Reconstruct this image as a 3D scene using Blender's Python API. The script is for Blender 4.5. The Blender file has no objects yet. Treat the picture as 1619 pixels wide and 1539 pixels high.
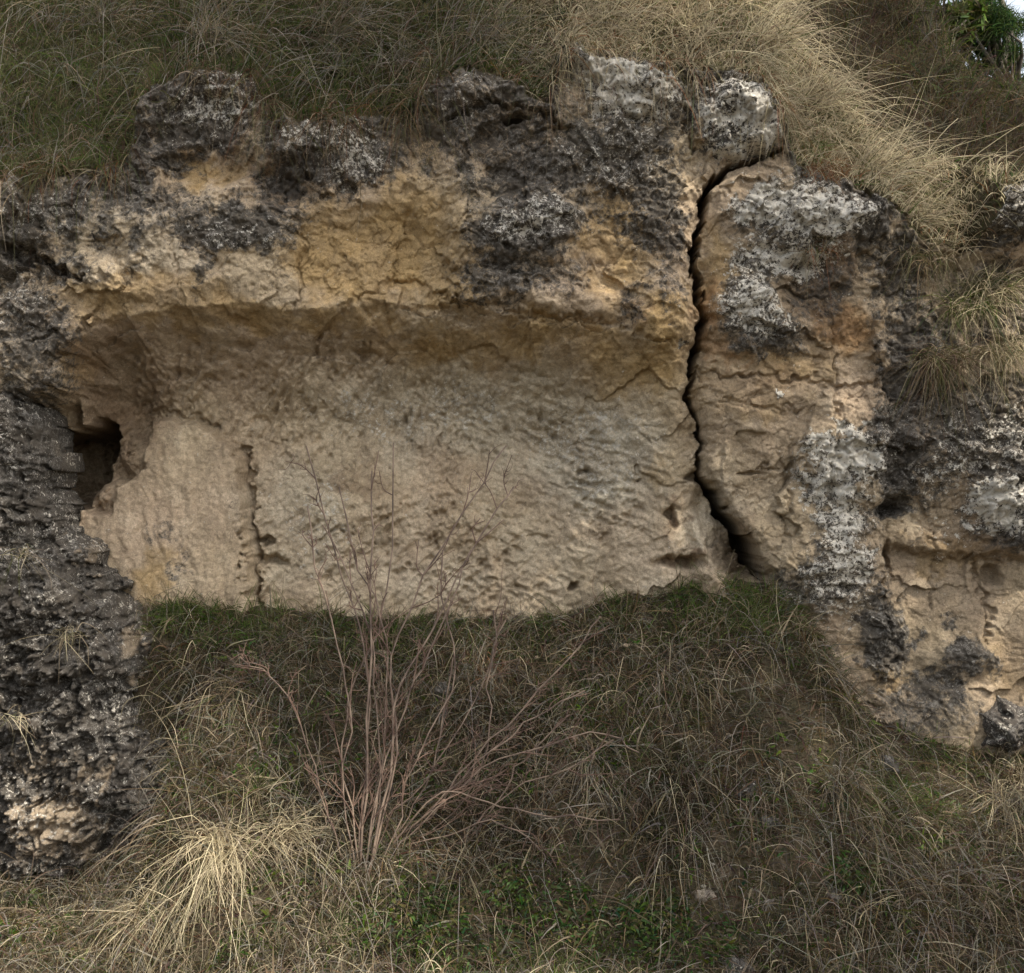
import bpy, bmesh, math, random
import numpy as np
from mathutils import Vector

SC = bpy.context.scene
COL = SC.collection
random.seed(7)
RNG = np.random.default_rng(11)

# ------------------------------------------------------------------ camera, sky, sun, exposure
CAMD, CAMZ = 7.0, 2.376
cam_d = bpy.data.cameras.new("camera")
cam_d.sensor_width = 36.0
cam_d.lens = 36.0 * CAMD / 5.0
cam_d.clip_end = 500.0
cam = bpy.data.objects.new("camera", cam_d)
cam.location = (0, -CAMD, CAMZ)
cam.rotation_euler = (math.radians(90), 0, 0)
COL.objects.link(cam)
SC.camera = cam

SUN_DIR = Vector((0.42, -0.42, 0.80)).normalized()      # towards the sun
world = bpy.data.worlds.new("World")
SC.world = world
world.use_nodes = True
wn = world.node_tree
sky = wn.nodes.new("ShaderNodeTexSky")
sky.sky_type = 'NISHITA'
sky.sun_disc = False
sky.sun_elevation = math.asin(SUN_DIR.z)
sky.sun_rotation = math.atan2(SUN_DIR.x, SUN_DIR.y)
sky.dust_density = 3.0
sky.air_density = 1.0
sky.ozone_density = 0.6
sky_hs = wn.nodes.new("ShaderNodeHueSaturation")          # thin bright cloud: a paler sky
sky_hs.inputs["Saturation"].default_value = 0.35
wn.links.new(sky.outputs[0], sky_hs.inputs["Color"])
wn.links.new(sky_hs.outputs[0], wn.nodes["Background"].inputs[0])
wn.nodes["Background"].inputs[1].default_value = 0.15
sun_d = bpy.data.lights.new("sun", 'SUN')
sun_d.energy = 2.5
sun_d.angle = math.radians(0.8)
sun_d.color = (1.0, 0.93, 0.82)
sun = bpy.data.objects.new("sun", sun_d)
sun.rotation_euler = SUN_DIR.to_track_quat('Z', 'Y').to_euler()
sun.location = (5, -6, 12)
COL.objects.link(sun)
SC.view_settings.view_transform = 'Standard'
SC.view_settings.look = 'None'
SC.view_settings.exposure = 1.18
SC.view_settings.gamma = 1.0
SC.view_settings.use_curve_mapping = False


# ------------------------------------------------------------------ helpers
def W(px, py, y):
    """photo pixel + depth -> world point"""
    s = 5.0 / 1619.0 * (CAMD + y) / CAMD
    return np.array([(px - 809.5) * s, y + 0 * s, CAMZ - (py - 769.5) * s])


def proj(x, y, z):
    s = 5.0 / 1619.0 * (CAMD + y) / CAMD
    return x / s + 809.5, 769.5 - (z - CAMZ) / s


def hash2(ix, iy, seed):
    h = (ix.astype(np.int64) * 374761393 + iy.astype(np.int64) * 668265263 + seed * 974634541) & 0xFFFFFFFF
    h = ((h ^ (h >> 13)) * 1274126177) & 0xFFFFFFFF
    h = ((h ^ (h >> 16)) * 2246822519) & 0xFFFFFFFF
    return (h ^ (h >> 15)) & 0xFFFFFFFF


def perlin(x, y, seed=0):
    ix = np.floor(x); iy = np.floor(y)
    fx = x - ix; fy = y - iy
    ix = ix.astype(np.int64); iy = iy.astype(np.int64)
    u = fx * fx * fx * (fx * (fx * 6 - 15) + 10)
    v = fy * fy * fy * (fy * (fy * 6 - 15) + 10)

    def g(dx, dy):
        a = hash2(ix + dx, iy + dy, seed) * (2 * math.pi / 4294967296.0)
        return np.cos(a) * (fx - dx) + np.sin(a) * (fy - dy)
    n0 = g(0, 0) * (1 - u) + g(1, 0) * u
    n1 = g(0, 1) * (1 - u) + g(1, 1) * u
    return (n0 * (1 - v) + n1 * v) * 1.5


def fbm(x, y, octaves=4, seed=0, gain=0.5, lac=2.03):
    s = 0; a = 1.0; t = 0
    for o in range(octaves):
        s = s + a * perlin(x, y, seed + o * 17)
        t += a; a *= gain; x = x * lac + 3.7; y = y * lac + 1.3
    return s / t * 1.4


def ridged(x, y, octaves=4, seed=0):
    s = 0; a = 1.0; t = 0
    for o in range(octaves):
        s = s + a * (1 - np.abs(perlin(x, y, seed + o * 13)) * 2)
        t += a; a *= 0.5; x = x * 2.1 + 5.1; y = y * 2.1 + 2.3
    return s / t


def worley(x, y, seed=0):
    ix = np.floor(x).astype(np.int64); iy = np.floor(y).astype(np.int64)
    f1 = np.full(x.shape, 9.0); f2 = np.full(x.shape, 9.0); cid = np.zeros(x.shape)
    for dx in (-1, 0, 1):
        for dy in (-1, 0, 1):
            jx = ix + dx; jy = iy + dy
            h = hash2(jx, jy, seed)
            px = jx + (h & 0xFFFF) / 65536.0; py = jy + ((h >> 16) & 0xFFFF) / 65536.0
            d = np.hypot(px - x, py - y)
            near = d < f1
            f2 = np.where(near, f1, np.minimum(f2, d))
            cid = np.where(near, (h % 1000) / 1000.0, cid)
            f1 = np.where(near, d, f1)
    return f1, f2, cid


def facets(x, y, seed=0):
    """broken planes: every cell is a tilted flat facet"""
    ix = np.floor(x).astype(np.int64); iy = np.floor(y).astype(np.int64)
    f1 = np.full(x.shape, 9.0); out = np.zeros(x.shape)
    for dx in (-1, 0, 1):
        for dy in (-1, 0, 1):
            jx = ix + dx; jy = iy + dy
            h = hash2(jx, jy, seed); k = hash2(jx, jy, seed + 77)
            ex = x - (jx + (h & 0xFFFF) / 65536.0); ey = y - (jy + ((h >> 16) & 0xFFFF) / 65536.0)
            d = ex * ex + ey * ey
            near = d < f1
            out = np.where(near, ((k & 0xFF) / 127.5 - 1) * ex + (((k >> 8) & 0xFF) / 127.5 - 1) * ey + ((k >> 16) & 0xFF) / 255.0 - .5, out)
            f1 = np.where(near, d, f1)
    return out


def sst(a, b, x):
    t = np.clip((x - a) / (b - a), 0, 1)
    return t * t * (3 - 2 * t)


def poly_sdf(px, py, poly):
    """signed distance to a polygon, positive inside"""
    P = np.array(poly, float); n = len(P)
    d = np.full(px.shape, 1e9); inside = np.zeros(px.shape, bool)
    for i in range(n):
        a = P[i]; b = P[(i + 1) % n]; e = b - a
        t = np.clip(((px - a[0]) * e[0] + (py - a[1]) * e[1]) / (e @ e + 1e-9), 0, 1)
        d = np.minimum(d, (px - a[0] - t * e[0]) ** 2 + (py - a[1] - t * e[1]) ** 2)
        c = (a[1] > py) != (b[1] > py)
        xx = (b[0] - a[0]) * (py - a[1]) / (b[1] - a[1] + 1e-12) + a[0]
        inside ^= c & (px < xx)
    return np.sqrt(d) * np.where(inside, 1, -1)


def line_dist(px, py, pts):
    """distance to a polyline of (x, y, halfwidth): returns distance minus the local half width"""
    best = np.full(px.shape, 1e9)
    for (ax, ay, aw), (bx, by, bw) in zip(pts[:-1], pts[1:]):
        ex, ey = bx - ax, by - ay
        t = np.clip(((px - ax) * ex + (py - ay) * ey) / (ex * ex + ey * ey + 1e-9), 0, 1)
        d = np.hypot(px - ax - t * ex, py - ay - t * ey) - (aw + (bw - aw) * t)
        best = np.minimum(best, d)
    return best


def blobs(px, py, lst):
    out = np.zeros(px.shape)
    for cx, cy, rx, ry, a in lst:
        m = (np.abs(px - cx) < rx * 2.2) & (np.abs(py - cy) < ry * 2.2)
        q = ((px[m] - cx) / rx) ** 2 + ((py[m] - cy) / ry) ** 2
        out[m] = np.maximum(out[m], a * np.exp(-0.9 * q * q))
    return out


def mesh_np(name, V, F, attrs=None, mat=None, parent=None, smooth=True, normals=None):
    V = np.ascontiguousarray(V, np.float32).reshape(-1, 3); F = np.ascontiguousarray(F, np.int32)
    me = bpy.data.meshes.new(name)
    me.vertices.add(len(V)); me.vertices.foreach_set("co", V.ravel())
    k = F.shape[1]
    me.loops.add(F.size); me.loops.foreach_set("vertex_index", F.ravel())
    me.polygons.add(len(F))
    me.polygons.foreach_set("loop_start", np.arange(0, F.size, k, dtype=np.int32))
    me.update(calc_edges=True)
    for nm, A in (attrs or {}).items():
        at = me.attributes.new(nm, 'FLOAT_COLOR', 'POINT')
        c = np.ones((len(V), 4), np.float32); c[:, :A.shape[1]] = A
        at.data.foreach_set("color", c.ravel())
    if smooth:
        me.shade_smooth()
    if normals is not None:
        me.normals_split_custom_set_from_vertices(np.ascontiguousarray(normals, np.float32).tolist())
    o = bpy.data.objects.new(name, me)
    COL.objects.link(o)
    if mat: me.materials.append(mat)
    if parent: o.parent = parent
    return o


def tag(o, label, cat, group=None, kind=None):
    o["label"] = label
    if cat: o["category"] = cat
    if group: o["group"] = group
    if kind: o["kind"] = kind
    return o


def empty(name, loc):
    o = bpy.data.objects.new(name, None); o.location = loc
    o.empty_display_size = 0.1
    COL.objects.link(o); return o


# ------------------------------------------------------------------ materials
def new_mat(name):
    m = bpy.data.materials.new(name); m.use_nodes = True
    nt = m.node_tree; nt.nodes.clear()
    return m, nt, nt.nodes.new, nt.links.new


def rock_material():
    m, nt, N, L = new_mat("weathered_rock")
    out = N("ShaderNodeOutputMaterial"); bs = N("ShaderNodeBsdfPrincipled")
    bs.inputs["Roughness"].default_value = 0.93
    bs.inputs["Specular IOR Level"].default_value = 0.15
    tc = N("ShaderNodeTexCoord"); P = tc.outputs["Object"]

    def noise(scale, detail=5, rough=0.6, dist=0.0, vec=P):
        n = N("ShaderNodeTexNoise"); n.inputs["Scale"].default_value = scale
        n.inputs["Detail"].default_value = detail; n.inputs["Roughness"].default_value = rough
        n.inputs["Distortion"].default_value = dist
        L(vec, n.inputs["Vector"]); return n.outputs["Fac"]

    def mth(op, a, b=None, c=None):
        n = N("ShaderNodeMath"); n.operation = op
        for i, v in enumerate((a, b, c)):
            if v is None: continue
            if isinstance(v, (int, float)): n.inputs[i].default_value = v
            else: L(v, n.inputs[i])
        return n.outputs[0]

    def step(x, lo, hi):
        n = N("ShaderNodeMapRange"); n.interpolation_type = 'SMOOTHSTEP'
        n.inputs["From Min"].default_value = lo; n.inputs["From Max"].default_value = hi
        L(x, n.inputs["Value"]); return n.outputs[0]

    def mix(f, a, b, mode='MIX'):
        n = N("ShaderNodeMix"); n.data_type = 'RGBA'; n.blend_type = mode
        if isinstance(f, (int, float)): n.inputs[0].default_value = f
        else: L(f, n.inputs[0])
        for s, v in ((6, a), (7, b)):
            if isinstance(v, tuple): n.inputs[s].default_value = (*v, 1)
            else: L(v, n.inputs[s])
        return n.outputs[2]

    base = N("ShaderNodeAttribute"); base.attribute_name = "base"
    mk = N("ShaderNodeAttribute"); mk.attribute_name = "masks"
    sep = N("ShaderNodeSeparateColor"); L(mk.outputs["Color"], sep.inputs[0])
    dark, white, moss = sep.outputs[0], sep.outputs[1], sep.outputs[2]
    # grain in the bare stone
    n1 = noise(9, 8, 0.68, 0.5); n2 = noise(48, 6, 0.7, 0.3); n3 = noise(170, 3, 0.7)
    val = mth('ADD', mth('MULTIPLY', mth('SUBTRACT', n1, 0.5), 0.9), mth('ADD', mth('MULTIPLY', mth('SUBTRACT', n2, 0.5), 1.5), mth('MULTIPLY', mth('SUBTRACT', n3, 0.5), 1.2)))
    vm = mth('MAXIMUM', mth('ADD', 1.0, val), 0.3)
    cv = N("ShaderNodeCombineColor")
    for i in range(3): L(vm, cv.inputs[i])
    c = mix(1.0, base.outputs["Color"], cv.outputs[0], 'MULTIPLY')
    # small brown stains and pits
    st = step(noise(26, 6, 0.75, 0.8), 0.60, 0.72)
    c = mix(mth('MULTIPLY', st, 0.6), c, (0.12, 0.085, 0.05))
    # dark crustose lichen, two greys
    na = noise(14, 8, 0.72, 1.0); nb = noise(60, 5, 0.7, 0.6)
    dsum = mth('ADD', dark, mth('ADD', mth('MULTIPLY', mth('SUBTRACT', na, 0.5), 2.0), mth('MULTIPLY', mth('SUBTRACT', nb, 0.5), 1.3)))
    df = step(dsum, 0.24, 0.80)
    nd = noise(46, 7, 0.78, 0.6)
    dcol = mix(step(nd, 0.46, 0.64), (0.036, 0.034, 0.031), (0.235, 0.22, 0.195))
    dcol = mix(step(noise(7, 4, 0.6), 0.45, 0.65), dcol, (0.075, 0.066, 0.055))
    c = mix(mth('MULTIPLY', df, 0.90), c, dcol)
    # white lichen in crisp little rosettes
    vo = N("ShaderNodeTexVoronoi"); vo.inputs["Scale"].default_value = 85; vo.feature = 'F1'
    wv = N("ShaderNodeVectorMath"); wv.operation = 'ADD'
    wn_ = N("ShaderNodeTexNoise"); wn_.inputs["Scale"].default_value = 40; wn_.inputs["Detail"].default_value = 4
    L(P, wn_.inputs["Vector"])
    sc = N("ShaderNodeVectorMath"); sc.operation = 'SCALE'; sc.inputs[3].default_value = 0.045
    L(wn_.outputs["Color"], sc.inputs[0]); L(P, wv.inputs[0]); L(sc.outputs[0], wv.inputs[1]); L(wv.outputs[0], vo.inputs["Vector"])
    sv = N("ShaderNodeSeparateColor"); L(vo.outputs["Color"], sv.inputs[0])
    nw = noise(22, 7, 0.75, 0.8); nw2 = noise(110, 4, 0.7)
    wsum = mth('ADD', white, mth('ADD', mth('MULTIPLY', mth('SUBTRACT', nw, 0.5), 2.6),
               mth('ADD', mth('MULTIPLY', mth('SUBTRACT', sv.outputs[0], 0.5), 0.6), mth('MULTIPLY', mth('SUBTRACT', nw2, 0.5), 1.3))))
    wf = step(wsum, 0.61, 0.67)
    wcol = mix(step(noise(30, 3, 0.6), 0.4, 0.6), (0.72, 0.66, 0.55), (0.58, 0.54, 0.46))
    c = mix(mth('MULTIPLY', wf, 0.92), c, wcol)
    # moss / dirt
    mf = step(mth('ADD', moss, mth('MULTIPLY', mth('SUBTRACT', noise(30, 6, 0.7), 0.5), 1.3)), 0.4, 0.6)
    mcol = mix(step(noise(90, 3, 0.6), 0.4, 0.6), (0.05, 0.05, 0.02), (0.085, 0.06, 0.035))
    c = mix(mf, c, mcol)
    L(c, bs.inputs["Base Color"])
    # relief
    b1 = N("ShaderNodeBump"); b1.inputs["Distance"].default_value = 0.02; b1.inputs["Strength"].default_value = 0.9
    h = mth('ADD', mth('MULTIPLY', noise(34, 8, 0.72, 0.6), 1.0), mth('ADD', mth('MULTIPLY', n3, 0.25), mth('MULTIPLY', wf, 0.12)))
    L(h, b1.inputs["Height"]); L(b1.outputs[0], bs.inputs["Normal"])
    L(bs.outputs[0], out.inputs[0])
    return m


def blade_material(name, transl=0.35):
    m, nt, N, L = new_mat(name)
    out = N("ShaderNodeOutputMaterial"); at = N("ShaderNodeAttribute"); at.attribute_name = "col"
    d = N("ShaderNodeBsdfDiffuse"); t = N("ShaderNodeBsdfTranslucent"); mx = N("ShaderNodeMixShader")
    nz = N("ShaderNodeTexNoise"); nz.inputs["Scale"].default_value = 60
    tc = N("ShaderNodeTexCoord"); L(tc.outputs["Object"], nz.inputs["Vector"])
    hs = N("ShaderNodeHueSaturation"); mr = N("ShaderNodeMapRange")
    mr.inputs["To Min"].default_value = 0.65; mr.inputs["To Max"].default_value = 1.35
    L(nz.outputs["Fac"], mr.inputs["Value"]); L(mr.outputs[0], hs.inputs["Value"]); L(at.outputs["Color"], hs.inputs["Color"])
    mx.inputs[0].default_value = transl
    L(hs.outputs[0], d.inputs[0]); L(hs.outputs[0], t.inputs[0]); L(d.outputs[0], mx.inputs[1]); L(t.outputs[0], mx.inputs[2])
    L(mx.outputs[0], out.inputs[0]); return m


def soil_material():
    m, nt, N, L = new_mat("leaf_litter_soil")
    out = N("ShaderNodeOutputMaterial"); bs = N("ShaderNodeBsdfPrincipled"); bs.inputs["Roughness"].default_value = 0.95
    bs.inputs["Specular IOR Level"].default_value = 0.1
    tc = N("ShaderNodeTexCoord")
    n = N("ShaderNodeTexNoise"); n.inputs["Scale"].default_value = 9; n.inputs["Detail"].default_value = 9; n.inputs["Roughness"].default_value = 0.75
    L(tc.outputs["Object"], n.inputs["Vector"])
    cr = N("ShaderNodeValToRGB"); e = cr.color_ramp.elements
    e[0].position = 0.3; e[0].color = (0.022, 0.018, 0.012, 1); e[1].position = 0.74; e[1].color = (0.22, 0.175, 0.13, 1)
    k = e.new(0.45); k.color = (0.05, 0.043, 0.024, 1); k = e.new(0.58); k.color = (0.085, 0.066, 0.042, 1)
    L(n.outputs["Fac"], cr.inputs[0]); L(cr.outputs[0], bs.inputs["Base Color"])
    n2 = N("ShaderNodeTexNoise"); n2.inputs["Scale"].default_value = 45; n2.inputs["Detail"].default_value = 6
    L(tc.outputs["Object"], n2.inputs["Vector"])
    b = N("ShaderNodeBump"); b.inputs["Distance"].default_value = 0.03; L(n2.outputs["Fac"], b.inputs["Height"])
    L(b.outputs[0], bs.inputs["Normal"]); L(bs.outputs[0], out.inputs[0]); return m


def bark_material(name, c1, c2):
    m, nt, N, L = new_mat(name)
    out = N("ShaderNodeOutputMaterial"); bs = N("ShaderNodeBsdfPrincipled"); bs.inputs["Roughness"].default_value = 0.8
    tc = N("ShaderNodeTexCoord"); n = N("ShaderNodeTexNoise"); n.inputs["Scale"].default_value = 14; n.inputs["Detail"].default_value = 6
    L(tc.outputs["Object"], n.inputs["Vector"])
    cr = N("ShaderNodeValToRGB"); cr.color_ramp.elements[0].position = 0.35; cr.color_ramp.elements[1].position = 0.68
    cr.color_ramp.elements[0].color = (*c1, 1); cr.color_ramp.elements[1].color = (*c2, 1)
    L(n.outputs["Fac"], cr.inputs[0]); L(cr.outputs[0], bs.inputs["Base Color"]); L(bs.outputs[0], out.inputs[0]); return m


M_ROCK = rock_material()
M_BLADE = blade_material("dry_grass_blades", 0.35)
M_LEAF = blade_material("green_leaves", 0.3)
M_SOIL = soil_material()
M_TWIG = bark_material("red_brown_bark", (0.075, 0.048, 0.034), (0.23, 0.165, 0.115))
M_REDTWIG = bark_material("red_twig_bark", (0.075, 0.04, 0.028), (0.20, 0.125, 0.085))
M_TRUNK = bark_material("grey_brown_bark", (0.06, 0.045, 0.035), (0.16, 0.13, 0.1))


# ------------------------------------------------------------------ the cliff: one relief over (x, z)
def axis(lo, a, b, hi, fine, coarse):
    return np.concatenate([np.arange(lo, a, coarse), np.arange(a, b, fine), np.arange(b, hi + coarse, coarse)])


xs = axis(-3.9, -2.72, 2.85, 4.2, 0.0056, 0.04)
zs = axis(0.2, 0.95, 4.75, 8.2, 0.0056, 0.025)
X, Z = np.meshgrid(xs, zs)
Y = np.zeros_like(X)

RIM = np.array([(-400, 285), (0, 285), (120, 275), (205, 262), (232, 150), (290, 118), (345, 112), (400, 130), (425, 188), (500, 196), (590, 182),
                (650, 192), (672, 130), (720, 108), (790, 122), (870, 172), (892, 80), (950, 82), (1080, 108), (1200, 122), (1240, 180), (1258, 258),
                (1320, 280), (1400, 330), (1470, 392), (1530, 402), (1560, 300), (1640, 280), (2000, 300)], float)
NICHE_LIP = np.array([(-100, 640), (60, 660), (100, 600), (135, 540), (190, 505), (300, 484), (400, 478), (480, 490), (560, 484), (690, 488), (760, 500), (860, 512), (930, 520), (1000, 545), (1060, 566), (1105, 590), (1200, 700)], float)
CRACK = [(1240, 232, 2), (1205, 250, 3), (1165, 258, 4), (1140, 272, 5), (1124, 292, 6), (1116, 318, 8), (1113, 335, 7), (1106, 360, 6), (1102, 384, 7), (1098, 402, 6), (1097, 425, 7), (1103, 450, 7), (1105, 475, 7), (1111, 492, 7), (1107, 520, 7.5), (1103, 548, 7), (1096, 570, 6), (1092, 600, 3.5), (1089, 625, 3), (1094, 648, 3.5), (1103, 668, 3), (1105, 688, 4), (1113, 700, 5), (1110, 720, 4.5), (1106, 745, 4), (1118, 762, 5), (1136, 785, 7), (1150, 815, 8), (1170, 838, 9), (1184, 862, 10), (1200, 890, 9), (1213, 914, 5)]

px, py = proj(X, Y, Z)
wx = fbm(X * 2.6, Z * 2.6, 4, 101) * 26; wy = fbm(X * 2.6, Z * 2.6, 4, 131) * 26
wx2 = fbm(X * 14, Z * 14, 4, 151) * 8; wy2 = fbm(X * 14, Z * 14, 4, 171) * 8
qx, qy = px + wx * 0.35 + wx2, py + wy * 0.35 + wy2

rim = np.interp(qx, RIM[:, 0], RIM[:, 1])
above = np.clip(rim - qy, 0, None)                     # pixels above the rock rim
lip = np.interp(qx, NICHE_LIP[:, 0], NICHE_LIP[:, 1]) + wy * .6 + wy2 * 1.5 + 11 * facets(X * 3.1, Z * 3.1, 38)
below = qy - lip

# brow above the niche, leaning out a little
Y += -0.13 * sst(180, 420, qy) * sst(1130, 1060, qx)
Y += -0.10 * sst(1090, 1130, qx) * sst(240, 330, qy)
Y += 0.08 * sst(1385, 1400, qx) * sst(380, 440, qy)
# the hollow
tt = np.clip(below / 190.0, 0, 1); ceil_ = np.sin(tt * math.pi / 2) ** 0.95
tl = sst(70, 125, qx); tr = 0.28 + 0.72 * sst(1120, 800, qx)
hollow = ceil_ * tl * tr * sst(1120, 1085, qx)
Y += 0.51 * hollow
# grassy bank going back over the top
bank_h = above * 5.0 / 1619.0
Y += bank_h * 0.80 + 0.06 * sst(0, 40, above)
# lumps and hollows
for cx, cy, rx, ry, a in [(325, 180, 95, 62, .06), (520, 240, 110, 48, .09), (340, 365, 130, 45, .06), (180, 400, 90, 60, .04), (830, 372, 105, 52, .12), (800, 440, 80, 50, .04),
                          (1040, 500, 56, 54, .17), (905, 484, 65, 26, .11), (760, 466, 60, 24, .09), (690, 260, 36, 80, -.03), (600, 410, 120, 72, -.11), (345, 262, 75, 32, -.07), (455, 292, 40, 38, -.10),
                          (700, 150, 70, 30, .08), (820, 165, 90, 24, .06), (730, 320, 26, 120, .05), (950, 250, 110, 60, .07), (960, 390, 40, 90, -.05), (1170, 190, 80, 64, .05), (1000, 140, 85, 50, .06),
                          (1280, 345, 115, 58, .10), (1185, 500, 66, 62, .09), (1330, 470, 48, 62, .02), (1240, 640, 110, 60, .03), (1330, 715, 62, 62, .08), (1325, 900, 58, 66, .09), (1250, 450, 50, 40, -.04),
                          (1440, 560, 40, 150, .05), (1550, 700, 100, 90, .10), (1590, 800, 60, 55, .12), (1440, 730, 40, 60, .03), (1410, 800, 32, 16, -.05), (1400, 1010, 42, 70, .06), (1520, 1045, 60, 30, .05),
                          (1585, 340, 70, 45, .14), (60, 350, 80, 50, .05), (60, 540, 80, 60, .06), (40, 450, 80, 20, -.08), (240, 445, 150, 36, .05), (700, 525, 50, 25, .05), (800, 560, 120, 22, .02)]:
    q = ((qx - cx) / rx) ** 2 + ((qy - cy) / ry) ** 2
    Y -= a * np.exp(-q * q * 0.8)
# low recess at the far right with a straight shadowed head
rec = sst(868, 886, qy + (qx - 1500) * -0.05) * sst(1385, 1402, qx) * sst(1150, 1060, qy)
Y += 0.08 * rec
px, py = proj(X, Y, Z)
qx, qy = px + wx2 * 0.9, py + wy2 * 0.9

# stone slab standing in the left end of the hollow
SLAB = [(118, 812), (188, 806), (192, 772), (236, 742), (246, 664), (300, 666), (345, 684), (382, 716), (396, 800), (404, 960), (404, 1060), (150, 1060), (150, 900)]
sd = poly_sdf(qx + wx * .2, qy + wy * .2, SLAB)
slab_y = 0.23 + 0.03 * (qx - 300) / 100 * -0.3 + 0.02 * fbm(X * 6, Z * 2, 3, 33)
Y = np.where(sd > -6, Y + (np.minimum(slab_y, Y) - Y) * sst(-6, 7, sd), Y)
is_slab = sd > 0
# block of stone behind, hole at the far left
hole = poly_sdf(qx, qy, [(-40, 680), (120, 676), (160, 664), (180, 672), (186, 700), (164, 735), (168, 755), (140, 780), (130, 806), (-40, 806)])
Y += 0.42 * sst(122, 96, qx) * sst(612, 660, qy)          # the wall steps back behind the left outcrop
Y += 0.8 * sst(-5, 7, hole)
shade_rec = poly_sdf(qx, qy, [(100, 560), (190, 560), (215, 600), (240, 660), (235, 742), (190, 772), (185, 806), (100, 806)])
Y += 0.10 * sst(-30, 20, shade_rec) * (1 - sst(-6, 7, sd))
knob = blobs(qx, qy, [(218, 722, 30, 30, 1), (176, 785, 24, 22, 1), (190, 690, 30, 18, .6)])
Y -= 0.13 * knob * (1 - sst(-6, 7, sd))
# pits
for cx, cy, rx, ry, a in [(418, 856, 17, 5, .10), (428, 886, 24, 7, .09), (440, 903, 22, 22, .02), (905, 928, 7, 6, .10), (1058, 812, 13, 11, .10), (1066, 828, 8, 10, .06), (1085, 890, 50, 11, .13), (1098, 757, 14, 9, .12), (1130, 770, 10, 10, .10),
                          (925, 745, 8, 5, .05), (945, 768, 34, 5, .025), (1566, 910, 15, 15, .09), (385, 547, 16, 8, .05), (290, 593, 18, 12, .05), (175, 545, 16, 10, .05), (215, 560, 12, 12, .05), (330, 600, 12, 6, .04), (800, 680, 8, 5, .03),
                          (815, 190, 18, 7, .14), (1405, 806, 20, 7, .06), (1190, 748, 22, 3, .05), (640, 905, 20, 4, .02), (855, 850, 16, 4, .02), (410, 665, 16, 5, .03), (580, 560, 20, 6, .04), (1000, 760, 14, 4, .03), (1340, 930, 12, 8, .08)]:
    q = ((qx - cx) / rx) ** 2 + ((qy - cy) / ry) ** 2
    Y += a * np.exp(-q * q)
# triangular dark recess at the foot of the crack
tri = poly_sdf(qx, qy, [(1112, 755), (1135, 775), (1170, 835), (1222, 918), (1190, 935), (1150, 925), (1120, 870), (1100, 800)])
Y += 0.20 * sst(-14, 16, tri) + 0.26 * sst(0, 26, tri) * sst(1130, 1200, qx)
# fissures that thin out
for pts, dep in [([(470, 300, 1), (480, 380, 1.5), (470, 480, 1)], .02), ([(560, 470, 1), (640, 440, 2), (720, 470, 2), (760, 500, 1)], .03), ([(1195, 740, 1.5), (1250, 735, 2), (1275, 728, 1)], .03), ([(1250, 735, 1.2), (1243, 800, 1.2), (1248, 860, 1)], .025),
                 ([(1110, 590, 1), (1180, 600, 1.6), (1270, 596, 2), (1330, 612, 1.6), (1385, 606, 1)], .03), ([(1095, 636, 1), (1200, 640, 1.5), (1270, 650, 1)], .02), ([(1320, 560, 1), (1324, 660, 1.5), (1318, 800, 1)], .02), ([(1532, 888, 1), (1545, 920, 2), (1562, 960, 2), (1560, 1010, 1)], .03),
                 ([(1480, 830, 1), (1475, 900, 1.2), (1470, 960, 1)], .015), ([(230, 655, 1), (260, 650, 3), (330, 672, 2), (350, 690, 1)], .03), ([(385, 705, 2), (397, 760, 4), (400, 850, 5), (406, 960, 4)], .055), ([(0, 395, 5), (50, 408, 7), (90, 425, 6), (125, 440, 2)], .10),
                 ([(990, 520, 2), (1030, 535, 3), (1085, 548, 2)], .03), ([(700, 470, 2), (850, 500, 2), (960, 505, 1)], .03), ([(1100, 120, 1), (1085, 150, 2), (1088, 200, 2), (1100, 235, 2)], .05), ([(700, 188, 1), (790, 160, 3), (840, 184, 4), (880, 195, 1)], .06)]:
    Y += dep * np.exp(-np.clip(line_dist(qx + wx2, qy + wy2, pts), 0, None) ** 2 / 7.0)
# the great crack
cd = line_dist(px + wx2 * .8 + 5 * facets(X * 16, Z * 12, 35), py + wy2 * .8, CRACK) + 2.5 * fbm(X * 9, Z * 9, 3, 37)
Y += 0.75 * sst(1.0, -3.5, cd) + 0.035 * sst(16, 0, cd)

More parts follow.
